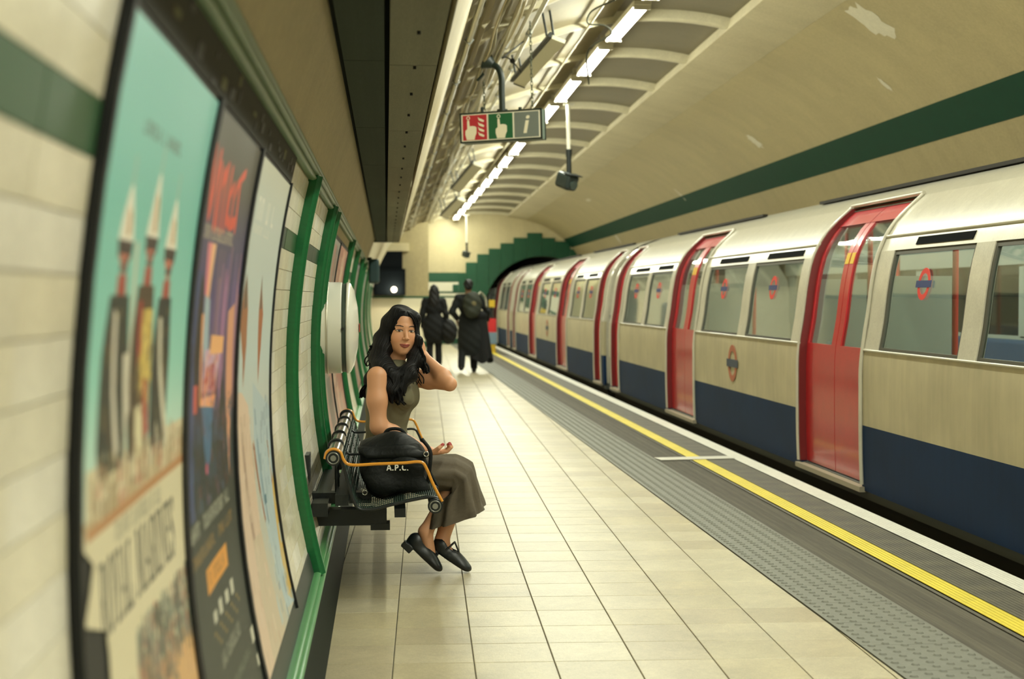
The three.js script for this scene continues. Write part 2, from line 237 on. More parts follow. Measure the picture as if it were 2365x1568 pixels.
{
  const mx = 4.53, my = 0.83, mr = 1.72, sh = new THREE.Shape();
  for (let i = 0; i <= 60; i++) { const a = lerp(-0.75, PI + 0.75, i / 60), q = bore(a, TR + 0.15, Z_END); i ? sh.lineTo(q[0], q[1]) : sh.moveTo(q[0], q[1]); } sh.closePath();
  const h = new THREE.Path(); h.absarc(mx, my, mr, 0, 2 * PI, false); sh.holes.push(h);
  const g = new THREE.ExtrudeGeometry(sh, { depth: 0.3, bevelEnabled: false, curveSegments: 40 }); g.translate(0, 0, Z_END - 0.3); mesh('end_wall', g, mats.cream, wallF);
  const arcY = x => (abs(x - mx) < mr + 0.004 ? my + sqrt(max(0, (mr + 0.004) ** 2 - (x - mx) ** 2)) : my + 0.35);
  const steps = [[1.92, 2.09, 1.72, 1.52], [2.09, 2.3, 2.06, 1.5], [2.3, 2.63, 2.36, 1.4], [2.63, 2.97, 2.6], [2.97, 3.31, 2.76], [3.31, 3.69, 2.92], [3.69, 4.09, 3.08], [4.09, 4.53, 3.22], [4.53, 4.9, 3.08], [4.9, 5.35, 2.98], [5.35, 5.8, 2.75]];
  for (const [x0, x1, y1, yb] of steps) { const s = new THREE.Shape(); s.moveTo(x0 + 0.006, y1); s.lineTo(x1 - 0.006, y1); for (let i = 0; i <= 6; i++) { const x = lerp(x1 - 0.006, x0 + 0.006, i / 6); s.lineTo(x, min(yb ?? arcY(x), y1 - 0.05)); } s.closePath(); const e = new THREE.ExtrudeGeometry(s, { depth: 0.035, bevelEnabled: true, bevelSize: 0.004, bevelThickness: 0.004, bevelSegments: 1 }); e.translate(0, 0, Z_END + 0.001); mesh('green_block', e, mats.greenTile, wallF); }
  mesh('green_band', span(-0.5, 2.1, 1.8, 2.07, Z_END, Z_END + 0.02), mats.greenTile, wallF);
  const gl = M(0xe6e2cc, 0.25, { clearcoat: 0.4 });
  mesh('glazed_dado', span(-0.5, 2.85, 0.16, 1.79, Z_END, Z_END + 0.014), gl, wallF);
  for (const y of [1.5, 1.37]) mesh('green_line', span(-0.5, 2.5, y - 0.025, y + 0.025, Z_END, Z_END + 0.02), mats.greenTile, wallF);
  mesh('green_skirting', span(-0.5, 3.0, 0, 0.16, Z_END, Z_END + 0.03), mats.greenTile, wallF);
  const tun = new THREE.CylinderGeometry(mr - 0.006, mr - 0.006, 13, 48, 1, true); tun.rotateX(PI / 2); tun.translate(mx, my, Z_END - 6.5); mesh('running_tunnel', tun, M(0x5c5850, 0.9, { map: texAsphalt, side: THREE.DoubleSide }), wallF);
  mesh('tunnel_end', span(2.6, 6.4, -1.4, 2.8, -56.2, -56), mats.pit, wallF);
}
const wallN = tagStruct(struct('wall_return'), 'cream wall corner at the far left end of the platform', 'wall'); wallN.name = 'wall_corner';
mesh('return_wall', span(-0.6, 1.15, 0, 3.4, -40.4, -42.9), mats.plasterR, wallN);
mesh('glazed_dado', span(-0.6, 1.155, 0.16, 1.33, -40.385, -40.42), M(0xe2dcc2, 0.25, { clearcoat: 0.4 }), wallN);
mesh('green_line', span(-0.6, 1.16, 1.33, 1.385, -40.38, -40.42), mats.greenTile, wallN);
mesh('green_skirting', span(-0.6, 1.16, 0, 0.16, -40.37, -40.42), mats.greenTile, wallN);
mesh('lintel', span(-0.35, 0.62, 2.6, 2.82, -40.2, -40.4), mats.cream, wallN);
const wallB = tagStruct(struct('wall_back'), 'plain cream wall closing the tunnel behind the camera', 'wall');
{ const sh = new THREE.Shape(); for (let i = 0; i <= 60; i++) { const a = lerp(-0.85, PI + 0.85, i / 60), q = bore(a, TR + 0.3, Z_BACK); i ? sh.lineTo(q[0], q[1]) : sh.moveTo(q[0], q[1]); } const g = new THREE.ExtrudeGeometry(sh, { depth: 0.2, bevelEnabled: false }); g.translate(0, 0, Z_BACK); mesh('back_wall', g, mats.cream, wallB); }
// ---------------------------------------------------------------- ceiling lamps
const ord = ['first', 'second', 'third', 'fourth', 'fifth', 'sixth', 'seventh', 'eighth', 'ninth', 'tenth', 'eleventh', 'twelfth', 'thirteenth', 'fourteenth', 'fifteenth'];
{
  const glow = new THREE.MeshStandardMaterial({ color: 0xf4f0e0, emissive: new THREE.Color().setRGB(1, 0.96, 0.84), emissiveIntensity: 2.6, roughness: 0.5 }), tray = M(0xbdb8a4, 0.45);
  for (let k = -11; k <= 13; k++) {
    const z0 = -13.6 - 2.1 * k, L = 1.72, zc = z0 - L / 2, y = lampY(zc), x = lampX(zc), inView = k >= 0;
    const t = thing('fluorescent_lamp', inView ? `long fluorescent ceiling lamp, ${ord[k]} of the row counted from the top of the photo` : 'long fluorescent ceiling lamp of the row above and behind the camera', 'ceiling lamp', [x, y, zc], 0, inView ? undefined : 'ceiling lamps out of frame');
    t.rotation.x = -0.0151 * (z0 < -13.6 ? 1 : 0);
    mesh('tray', merge([rbox(0.17, 0.05, L + 0.06, 0.012, 0, 0.035, 0), box(0.04, 0.12, 0.04, 0, 0.11, 0.6), box(0.04, 0.12, 0.04, 0, 0.11, -0.6)]), tray, t);
    mesh('end_cap', box(0.16, 0.055, 0.03, 0, 0.0, L / 2 + 0.01), tray, t); mesh('end_cap', box(0.16, 0.055, 0.03, 0, 0.0, -L / 2 - 0.01), tray, t);
    const dif = new THREE.CylinderGeometry(0.07, 0.07, L, 14, 1, false, -PI / 2, PI); dif.rotateX(PI / 2); dif.scale(1, 0.45, 1); mesh('diffuser', dif.translate(0, 0.008, 0), glow, t);
    for (const [a, w] of [[0, 0.3], [-0.8, 1.7], [0.8, 0.95]]) { const l = new THREE.RectAreaLight(LAMP_COLOR, LAMP_POWER * w, 0.08, L); l.rotation.order = 'ZXY'; l.rotation.set(-PI / 2, 0, a); l.position.set(0.088 * sin(a), 0.012 - 0.052 * cos(a), 0); t.add(l); }
  }
}
// ---------------------------------------------------------------- posters on the left wall
function canvasTex(w, h, draw) { const c = document.createElement('canvas'); c.width = w; c.height = h; const x = c.getContext('2d'); draw(x, w, h); const t = new THREE.CanvasTexture(c); t.colorSpace = THREE.SRGBColorSpace; return t; }
const poly = (c, col, pts) => { c.fillStyle = col; c.beginPath(); pts.forEach(([x, y], i) => (i ? c.lineTo(x, y) : c.moveTo(x, y))); c.closePath(); c.fill(); };
const ell = (c, col, x, y, rx, ry, rot = 0) => { c.fillStyle = col; c.beginPath(); c.ellipse(x, y, rx, ry, rot, 0, 2 * PI); c.fill(); };
const vgrad = (c, y0, y1, stops) => { const g = c.createLinearGradient(0, y0, 0, y1); stops.forEach(([t, s]) => g.addColorStop(t, s)); return g; };
function fitText(c, txt, x, y, w, h, font, col) { c.save(); c.font = `${font.startsWith('bold') ? 'bold ' : ''}100px ${font.replace('bold ', '')}`; c.fillStyle = col; c.textBaseline = 'alphabetic'; const m = c.measureText(txt); c.translate(x, y); c.scale(w / m.width, h / 73); c.fillText(txt, 0, 0); c.restore(); }
function scribble(c, n, x, y, w, h, col) { c.fillStyle = col; const s = w / n; for (let i = 0; i < n; i++) { const k = hash(i, n, floor(x)); if (k < 0.14) continue; c.fillRect(x + i * s, y - h, s * 0.2, h); if (k > 0.35) c.fillRect(x + i * s + s * 0.5, y - h, s * 0.2, h); if (k > 0.5) c.fillRect(x + i * s, y - h * (k > 0.75 ? 1 : 0.55), s * 0.7, h * 0.2); if (k < 0.6) c.fillRect(x + i * s, y - h * 0.2, s * 0.7, h * 0.2); } }   // lettering too small to read
function speckle(c, x0, y0, w, h, n, cols, r, seed) { const q = mulberry(seed); for (let i = 0; i < n; i++) { c.fillStyle = cols[floor(q() * cols.length)]; c.globalAlpha = 0.25 + 0.5 * q(); c.fillRect(x0 + q() * w, y0 + q() * h, r * (0.4 + q()), r * (0.4 + 2 * q())); } c.globalAlpha = 1; }
const W_ = 1000, H_ = 1430;
const posterSoldiers = canvasTex(W_, H_, (c) => {
  c.fillStyle = vgrad(c, 0, 720, [[0, '#86c2bc'], [0.35, '#78c0b4'], [0.7, '#93cfbf'], [1, '#e2e6d6']]); c.fillRect(0, 0, W_, H_);
  
  scribble(c, 15, 260, 142, 390, 22, '#55655c');
  // pale parade ground and building
  c.fillStyle = '#d3c7a4'; c.fillRect(60, 620, 940, 130); poly(c, '#c0ab84', [[0, 690], [1000, 655], [1000, 720], [0, 740]]); c.fillStyle = '#d9cfae'; c.fillRect(0, 700, 1000, 730);
  for (let i = 0; i < 26; i++) { c.fillStyle = ['#a8916a', '#8b7350', '#e4dabb', '#b9a98a'][i % 4]; c.fillRect(90 + i * 36, 628 + 30 * hash(i, 1, 2), 14 + 10 * hash(i, 3, 2), 46); }
  // three guardsmen in tall white spiked helmets
  const man = (cx, tip, base, sh, w, coat, seed) => {
    poly(c, '#b9b49c', [[cx - 3, tip - 46], [cx + 3, tip - 46], [cx + 5, tip + 6], [cx - 5, tip + 6]]);
    poly(c, '#e9e3d2', [[cx - 10, tip], [cx + 10, tip], [cx + 44, base - 40], [cx + 66, base], [cx - 66, base], [cx - 44, base - 40]]); poly(c, '#b7925c', [[cx - 4, tip + 30], [cx + 22, tip + 40], [cx + 26, base - 14], [cx - 2, base - 10]]);
    poly(c, '#3a2d28', [[cx - 66, base - 4], [cx + 66, base - 4], [cx + 54, base + 22], [cx - 54, base + 22]]);
    poly(c, '#c0705a', [[cx - 46, base + 16], [cx + 42, base + 16], [cx + 34, sh - 62], [cx + 4, sh - 34], [cx - 30, sh - 60]]); poly(c, '#8c4637', [[cx + 14, base + 26], [cx + 42, base + 16], [cx + 34, sh - 62], [cx + 4, sh - 34]]); c.fillStyle = '#3d2320'; c.fillRect(cx - 30, base + 34, 60, 7); c.fillRect(cx - 18, sh - 66, 34, 6);
    poly(c, '#a5483a', [[cx - 36, sh - 44], [cx + 34, sh - 44], [cx + 40, sh - 10], [cx - 40, sh - 10]]);
    poly(c, coat, [[cx - w * 0.55, sh - 14], [cx + w * 0.5, sh - 14], [cx + w * 0.72, sh + 90], [cx + w * 0.62, sh + 230], [cx + w * 0.5, 640], [cx - w * 0.7, 640], [cx - w * 0.8, sh + 200], [cx - w * 0.75, sh + 70]]);
    speckle(c, cx - w * 0.6, sh, w * 1.1, 240, 140, ['#141a17', '#39402f', '#5f4a34', '#262b24', '#8c7646'], 16, seed);
  };
  man(240, 222, 306, 396, 150, '#2b332b', 5); man(480, 186, 292, 380, 150, '#4c3b26', 6); man(690, 214, 304, 400, 130, '#232a26', 7);
  poly(c, '#cfcab4', [[330, 300], [356, 300], [372, 420], [350, 640], [330, 640], [346, 430]]); poly(c, '#d8d0bd', [[196, 400], [226, 410], [244, 520], [290, 610], [262, 630], [214, 520]]); poly(c, '#d3ccb8', [[300, 470], [350, 470], [376, 560], [330, 590]]);
  poly(c, '#d9bf63', [[470, 404], [560, 404], [590, 520], [520, 560], [470, 500]]); poly(c, '#ab2f2f', [[420, 390], [450, 390], [468, 470], [440, 500]]); poly(c, '#a93a2e', [[500, 520], [548, 520], [580, 610], [530, 620]]); poly(c, '#ddd2ab', [[436, 560], [510, 556], [530, 660], [440, 668]]);
  poly(c, '#d8d2bb', [[640, 420], [672, 420], [700, 500], [800, 640], [770, 660], [676, 520]]); speckle(c, 440, 400, 130, 150, 90, ['#7a5a23', '#c9a545', '#46301a', '#e0c97c'], 14, 9);
  speckle(c, 100, 600, 860, 80, 160, ['#8a6f4c', '#e6dcc0', '#b3a27c', '#cfc39f', '#c77f67'], 18, 12);
  poly(c, '#b9875a', [[60, 700], [1000, 692], [1000, 708], [60, 716]]);
  scribble(c, 24, 270, 748, 450, 30, '#8d8c78');
  fitText(c, 'ROYAL', 140, 868, 270, 112, 'bold serif', '#2c3029'); fitText(c, 'MARINES', 440, 866, 430, 112, 'bold serif', '#2c3029');
  c.fillStyle = '#d4a873'; c.fillRect(0, 1010, 1000, 420); poly(c, '#d9cfae', [[0, 900], [1000, 890], [1000, 960], [600, 980], [0, 1040]]);
  speckle(c, 400, 900, 600, 120, 420, ['#4c5046', '#7a756a', '#2e332c', '#b06d52', '#8b8f84', '#3f5a48'], 20, 15); speckle(c, 60, 960, 700, 110, 300, ['#6b6256', '#94887a', '#c08b62', '#4a4438'], 18, 16); speckle(c, 0, 1060, 1000, 360, 220, ['#c9985f', '#dcb384', '#b98653'], 30, 17);
});
const posterPurple = canvasTex(W_, H_, (c) => {
  c.fillStyle = vgrad(c, 0, H_, [[0, '#4c4a40'], [0.09, '#4f4c46'], [0.16, '#4a4560'], [0.3, '#54487a'], [0.42, '#473a55'], [0.5, '#1f2c2f'], [0.62, '#1d2b28'], [1, '#2a3229']]); c.fillRect(0, 0, W_, H_);
  for (let i = 0; i < 26; i++) { const x = 380 + 600 * hash(i, 4, 1); c.globalAlpha = 0.35; c.fillStyle = ['#b184b0', '#d08a90', '#7c6aa8', '#e0a07a', '#8a5a8c'][i % 5]; c.fillRect(x, 260 + 120 * hash(i, 2, 1), 18 + 40 * hash(i, 7, 1), 260 + 130 * hash(i, 9, 1)); } c.globalAlpha = 1;
  c.fillStyle = '#3c4a78'; c.fillRect(0, 330, 130, 520); c.fillStyle = '#26305a'; c.fillRect(0, 480, 90, 280);
  // red hand-painted title
  const stroke = (pts, w) => { c.strokeStyle = '#d9513c'; c.lineWidth = w; c.lineCap = 'round'; c.lineJoin = 'round'; c.beginPath(); pts.forEach(([x, y], i) => (i ? c.lineTo(x, y) : c.moveTo(x, y))); c.stroke(); };
  stroke([[70, 84], [95, 150], [120, 210]], 38); stroke([[165, 86], [150, 150], [128, 206]], 34); stroke([[205, 112], [230, 225]], 42); stroke([[270, 115], [285, 230]], 34); stroke([[285, 135], [345, 100], [370, 232]], 36); stroke([[430, 100], [445, 225]], 34); stroke([[520, 128], [470, 150], [480, 205], [540, 215]], 30); stroke([[600, 118], [560, 150], [575, 215], [650, 205]], 32); stroke([[650, 112], [690, 215]], 36); stroke([[600, 118], [665, 96], [735, 80]], 26);
  scribble(c, 21, 90, 262, 600, 30, '#b6a98d');
  poly(c, '#f0b98a', [[250, 268], [345, 268], [300, 400], [262, 388]]); poly(c, '#dd7f8c', [[180, 268], [256, 268], [262, 388], [215, 380]]);
  poly(c, '#2a241e', [[128, 330], [178, 352], [220, 420], [205, 560], [250, 610], [150, 640], [110, 520]]); poly(c, '#9fb3be', [[230, 380], [330, 390], [380, 540], [300, 560], [236, 470]]);
  poly(c, '#efa56c', [[200, 420], [236, 420], [262, 604], [560, 612], [520, 640], [240, 620]]); poly(c, '#c9a6bd', [[300, 500], [660, 506], [560, 604], [270, 590]]); poly(c, '#a8372f', [[330, 540], [520, 536], [540, 590], [310, 600]]); poly(c, '#efb277', [[420, 470], [700, 480], [690, 520], [400, 515]]);
  speckle(c, 280, 510, 300, 90, 90, ['#e0684e', '#f1c79a', '#7c2b2a', '#c79dbd'], 20, 4);
  poly(c, '#231f1a', [[700, 560], [760, 640], [820, 850], [560, 850], [640, 660]]); poly(c, '#3e6c92', [[280, 622], [520, 640], [440, 760], [370, 770], [330, 720]]); c.fillStyle = '#cf5a4c'; c.fillRect(130, 570, 60, 60); ell(c, '#d0526e', 380, 768, 24, 14);
  poly(c, '#d79a78', [[760, 420], [900, 400], [940, 620], [860, 840], [800, 640]]); speckle(c, 60, 620, 880, 220, 160, ['#2e3f66', '#3d5580', '#8c4a4a', '#20302f', '#4a6a8c'], 22, 6);
  c.fillStyle = '#27302a'; c.fillRect(0, 850, 1000, 580);
  scribble(c, 21, 60, 892, 760, 34, '#a7a896'); scribble(c, 21, 55, 946, 790, 28, '#8f6f33');
  c.fillStyle = '#dd9738'; c.fillRect(255, 976, 405, 56); scribble(c, 7, 300, 1018, 300, 30, '#9a6a26');
  [[300, 1078, 60, 26], [415, 1072, 56, 34], [540, 1076, 58, 30], [655, 1070, 56, 36], [920, 1246, 70, 40], [945, 1322, 40, 30]].forEach(([x, y, w, h]) => { c.fillStyle = '#c9c7b4'; c.fillRect(x, y, w, h); });
  for (let i = 0; i < 14; i++) { c.fillStyle = '#8a743a'; c.fillRect(280 + i * 38, 1118 + (i % 3) * 16, 26, 10); }
  scribble(c, 17, 340, 1212, 380, 34, '#8e9080'); scribble(c, 21, 340, 1290, 500, 24, '#5f6a58');
});
const posterPale = canvasTex(W_, H_, (c) => {
  c.fillStyle = vgrad(c, 0, H_, [[0, '#c3c4b4'], [0.1, '#c2cac4'], [0.4, '#bccac8'], [0.5, '#c0c6bf'], [1, '#bfb9a6']]); c.fillRect(0, 0, W_, H_);
  scribble(c, 7, 60, 168, 620, 66, '#ddddd2'); scribble(c, 11, 120, 206, 470, 26, '#d5d6cb');
  poly(c, '#a06a45', [[110, 318], [150, 350], [220, 420], [240, 520], [190, 645], [160, 560], [70, 470], [80, 370]]); poly(c, '#a5653f', [[560, 316], [600, 360], [700, 440], [690, 540], [625, 660], [600, 560], [560, 420]]); poly(c, '#6f5a48', [[110, 318], [150, 350], [190, 410], [120, 420], [88, 370]]); poly(c, '#6f5a48', [[560, 316], [600, 360], [650, 420], [580, 424]]);
  poly(c, '#d6bda6', [[0, 640], [160, 650], [330, 700], [440, 900], [460, 1100], [330, 1080], [240, 1430], [0, 1430]]); poly(c, '#a98f7c', [[140, 760], [190, 760], [300, 1080], [240, 1090]]); poly(c, '#aebfc4', [[460, 640], [640, 680], [1000, 760], [1000, 1430], [760, 1400], [560, 1000], [470, 800]]);
  poly(c, '#96603f', [[430, 820], [480, 826], [620, 1080], [600, 1090]]); poly(c, '#96603f', [[860, 858], [900, 862], [985, 1060], [960, 1080]]); poly(c, '#7f99a6', [[500, 720], [540, 730], [700, 1100], [660, 1110]]); poly(c, '#c9b9a0', [[240, 1080], [470, 1090], [600, 1430], [220, 1430]]);
  poly(c, '#cfae5f', [[930, 1020], [1000, 980], [1000, 1430], [860, 1380]]); speckle(c, 520, 700, 460, 700, 120, ['#9fb4bc', '#b8c7ca', '#8296a0', '#c8cfc8'], 34, 3); speckle(c, 0, 700, 460, 720, 100, ['#cdb49c', '#ddc7b1', '#bda58e'], 34, 5); ell(c, '#4b4f44', 20, 590, 36, 18, 0.6); c.fillStyle = '#5a7d8a'; c.fillRect(640, 1010, 60, 30);
});
const posterBand = (seed, cols) => canvasTex(256, 360, (c) => { c.fillStyle = cols[0]; c.fillRect(0, 0, 256, 360); speckle(c, 0, 0, 256, 360, 260, cols, 60, seed); });
const S_P0 = sOf(0.325), S_P1 = sOf(1.74), frameMat = M(0x0b1013, 0.5), backMat = M(0x272822, 0.75, { map: texPlaster });
function poster(name, label, za, zb, tex, edge, group) {
  const zc = (za + zb) / 2, t = thing(name, label, 'poster', [0, 0, 0], 0, group), pad = 0.026;
  mesh('frame', wallSlab(S_P0 - 0.03, S_P1 + 0.01, za + 0.016, za - 0.002, 0.004, 0.02, 12), frameMat, t); mesh('frame', wallSlab(S_P0 - 0.03, S_P1 + 0.01, zb + 0.002, zb - 0.015, 0.004, 0.02, 12), frameMat, t);
  mesh('backing_board', wallSlab(S_P0 - 0.03, S_P1 + 0.03, za + 0.002, zb - 0.002, 0.0005, 0.009, 12), frameMat, t);
  const sheet = grid(14, 40, (u, v) => { const uu = lerp(edge ? edge(1 - v) : 0.004, 0.996, u), q = wallPt(lerp(S_P0, S_P1, v), lerp(za, zb, uu), 0.0125 + 0.0012 * sin(uu * 9 + v * 4) * sin(v * 7)); return q; }, (u, v) => [lerp(edge ? edge(1 - v) : 0.004, 0.996, u), v]);
  mesh('printed_sheet', sheet, new THREE.MeshPhysicalMaterial({ map: tex, roughness: 0.42, side: THREE.DoubleSide, bumpMap: bumpFine, bumpScale: 0.0004 }), t);
  return t;
}
const torn = v => 0.012 + 0.10 * smooth((v - 0.49) / 0.05) * (1 - smooth((v - 0.535) / 0.03)) + 0.16 * smooth((v - 0.585) / 0.012) * (1 - smooth((v - 0.72) / 0.05)) + 0.02 * hash(floor(v * 60), 2, 2) * (v > 0.47 ? 1 : 0);
poster('poster', 'teal poster of three soldiers in tall white helmets, torn at its left edge', -1.94, -2.925, posterSoldiers, torn);
poster('poster', 'purple show poster with red brushed title and dark lower part', -2.965, -3.9, posterPurple);
poster('poster', 'pale blue poster with two long brown arms, beside the tiles', -3.935, -5.07, posterPale);
const farCols = [['#8c8a80', '#a46a5a', '#5c5a52', '#b98d7c', '#77786c'], ['#b07a66', '#c9a08c', '#8c5a4c', '#93897a', '#d0b49c'], ['#76787c', '#a86a50', '#5f6a60', '#b9a990'], ['#a0705c', '#c8b49c', '#7c7468'], ['#6e7c74', '#8f9a8c', '#b39c7c'], ['#a8a08a', '#7c6a5c', '#c2b28e']];
[[-8.75, -10.6, 0, 'grey and pink poster behind the white drum'], [-10.66, -12.6, 1, 'salmon pink poster just beyond the white drum'], [-15.6, -18.3, 2, 'narrow looking rust and grey poster farther along the wall'], [-21.2, -23, 3, 'brown poster far along the wall, behind the seated woman'], [-23.1, -25, 4, 'grey green poster far along the wall'], [-25.4, -28.8, 5, 'beige poster, farthest of the wall posters']].forEach(([a, b, k, l]) => poster('poster', l, a, b, posterBand(20 + k, farCols[k])));
// grimy strip with torn paper between the posters and the top rail, and the slate strip below them
mesh('poster_header', wallSlab(S_P1 + 0.012, sOf(1.838), -1.92, -5.095, 0.001, 0.012, 4), backMat, wallL);
mesh('poster_footer', wallSlab(sOf(0.236), S_P0 - 0.005, -1.92, -6.03, 0.001, 0.011, 4), M(0x2e3836, 0.4, { map: texSpeck }), wallL);
{ const q = mulberry(5); for (let i = 0; i < 26; i++) { const z = -2 - q() * 3, w = 0.02 + 0.06 * q(), s = S_P1 + 0.008 + q() * 0.07; mesh('torn_paper', wallSlab(s, s + 0.008 + 0.02 * q(), z, z - w, 0.009, 0.0135, 1), q() < 0.6 ? frameMat : M(0x6a6a52, 0.8), wallL); } }
// ---------------------------------------------------------------- boxed cable duct along the upper left
{
  const t = thing('cable_duct', 'long boxed ceiling duct with dark soffit running along the upper left', 'duct', [0, 0, 0]);
  const ys = 2.2, zA = Z_BACK - 0.02, zB = -22.9, jn = []; for (let k = -9; k < 9; k++) jn.push(-5.41 - 2.13 * k);
  const edges = [zA, ...jn.filter(z => z < zA - 0.3 && z > zB + 0.3).sort((a, b) => b - a), zB];
  for (let k = 0; k + 1 < edges.length; k++) {
    const z0 = edges[k] - 0.004, z1 = edges[k + 1] + 0.004;
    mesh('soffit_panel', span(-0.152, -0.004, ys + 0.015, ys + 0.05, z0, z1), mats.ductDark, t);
    mesh('soffit_panel', span(0.014, 0.186, ys, ys + 0.03, z0, z1), mats.duct, t);
    const f = new THREE.Shape(); f.moveTo(0.206, ys + 0.006); f.lineTo(0.59, 3.37); f.lineTo(0.56, 3.39); f.lineTo(0.196, ys + 0.03); f.closePath(); const g = new THREE.ExtrudeGeometry(f, { depth: z0 - z1, bevelEnabled: false }); g.translate(0, 0, z1); mesh('fascia_panel', g, mats.fascia, t);
    for (let b = 0; b < 3; b++) { const m = mesh('bolt', new THREE.CylinderGeometry(0.006, 0.006, 0.014, 8), mats.dark, t); m.position.set(0.105, ys - 0.004, lerp(z0, z1, (b + 0.02) / 3)); }
  }
  mesh('lining', merge([span(-0.26, -0.16, ys + 0.05, ys + 0.09, zA, zB), span(-0.26, 0.175, ys + 0.1, ys + 0.13, zA, zB), span(-0.01, 0.02, ys + 0.07, ys + 0.1, zA, zB), span(0.16, 0.19, ys + 0.035, ys + 0.06, zA, zB)]), mats.void, t);
  mesh('end_plate', span(-0.2, 0.2, ys, ys + 0.25, zB, zB - 0.02), mats.ductDark, t);
}
// conduits and trunking along the left side of the crown
{
  const defs = [[132.5, 0.07, 0.022, 'galv'], [130, 0.06, 0.028, 'fascia'], [122.5, 0.07, 0.034, 'galv'], [119.5, 0.06, 0.018, 'rib'], [117, 0.06, 0.022, 'galv'], [103.5, 0.05, 0.012, 'rib']];
  const words = ['lowest thin pipe beside the duct', 'broad cream trunking just above the duct', 'thick shiny pipe above the cream trunking', 'thin cream pipe, fourth up from the duct', 'shiny pipe, fifth up from the duct', 'thin cream pipe nearest the lamps'];
  defs.forEach(([deg, off, r, m], k) => {
    const t = thing('ceiling_conduit', `long conduit along the crown, ${words[k]}`, 'conduit', [0, 0, 0], 0, 'conduits along the left crown');
    const P = z => bore(deg * D2R, TR - off + 0.03, z), N = 24, path = []; for (let i = 0; i <= N; i++) path.push(P(lerp(11.8, Z_END + 0.1, i / N)));
    if (k === 1) mesh('trunking', merge([-1, 1].map(() => grid(N, 4, (u, v) => { const z = lerp(11.8, Z_END + 0.1, u), c = [[-1.3, 0.5], [-1.3, -0.5], [1.3, -0.5], [1.3, 0.5], [-1.3, 0.5]][Math.round(v * 4)]; return bore(deg * D2R + c[0] * r / TR, TR - off + 0.03 + c[1] * r, z); }).toNonIndexed())), mats[m], t).geometry.computeVertexNormals();
    else mesh('pipe', tube(path, r, 48, 8), mats[m], t);
    const q = mulberry(60 + k), clipG = box(r * 2.6, r * 2.6, 0.05, 0, 0, 0, 0, 0, -(deg - 90) * D2R); for (let i = 0; i < 14; i++) { const z = -3 - i * 2.1 - 0.5 * q(), p = P(z); mesh('clip', clipG, k % 2 ? mats.rib : mats.steel, t).position.set(...p); }
  });
  // loose bundle of cables next to the duct
  const q = mulberry(8); const t = thing('cable_bundle', 'untidy bundle of pale cables hung beside the ceiling duct', 'cables', [0, 0, 0]); const cm = [mats.rib, mats.galv, M(0x8a846c, 0.6), mats.fascia];
  for (let c = 0; c < 8; c++) { const a0 = (123.5 + 4.5 * q()) * D2R, pts = []; for (let i = 0; i <= 34; i++) { const z = lerp(6, -34, i / 34); pts.push(bore(a0 + 0.006 * sin(i * 1.7 + c) + 0.006 * (q() - 0.5), TR - 0.07 - 0.05 * q(), z)); } mesh('cable', tube(pts, 0.007 + 0.006 * q(), 90, 6), cm[c % 4], t); }
}
// ---------------------------------------------------------------- train
const PROF = [[3.2, 0.06], [3.19, 0.3], [3.185, 0.7], [3.19, 0.98], [3.222, 1.17], [3.262, 1.48], [3.318, 1.7], [3.436, 1.892], [3.605, 2.046]];
function profX(y) { if (y <= PROF[0][1]) return PROF[0][0]; for (let i = 0; i + 1 < PROF.length; i++) if (y <= PROF[i + 1][1]) { const p0 = PROF[max(0, i - 1)], p1 = PROF[i], p2 = PROF[i + 1], p3 = PROF[min(PROF.length - 1, i + 2)], t = (y - p1[1]) / (p2[1] - p1[1]); const m1 = (p2[0] - p0[0]) / (p2[1] - p0[1]) * (p2[1] - p1[1]), m2 = (p3[0] - p1[0]) / (p3[1] - p1[1]) * (p2[1] - p1[1]); return (2 * t ** 3 - 3 * t * t + 1) * p1[0] + (t ** 3 - 2 * t * t + t) * m1 + (-2 * t ** 3 + 3 * t * t) * p2[0] + (t ** 3 - t * t) * m2; } return PROF[PROF.length - 1][0]; }
function skin(z0, z1, y0, y1, o0 = 0, o1 = 0.045, ny) {
  const n = ny ?? max(1, Math.round((y1 - y0) / 0.09)), uvf = (u, v) => [lerp(z0, z1, u), lerp(y0, y1, v)], F = (o, za, zb) => grid(1, n, (u, v) => { const y = lerp(y0, y1, v); return [profX(y) + o, y, lerp(za, zb, u)]; }, uvf);
  const side = (z, oa, ob) => grid(1, n, (u, v) => { const y = lerp(y0, y1, v); return [profX(y) + lerp(oa, ob, u), y, z]; }, uvf), lid = (y, oa, ob) => grid(1, 1, (u, v) => [profX(y) + lerp(oa, ob, v), y, lerp(z0, z1, u)], uvf);
  return merge([F(o0, max(z0, z1), min(z0, z1)), F(o1, min(z0, z1), max(z0, z1)), side(max(z0, z1), o1, o0), side(min(z0, z1), o0, o1), lid(y0, o1, o0), lid(y1, o0, o1)]);
}
const paint = { clearcoat: 0.5, clearcoatRoughness: 0.12 };
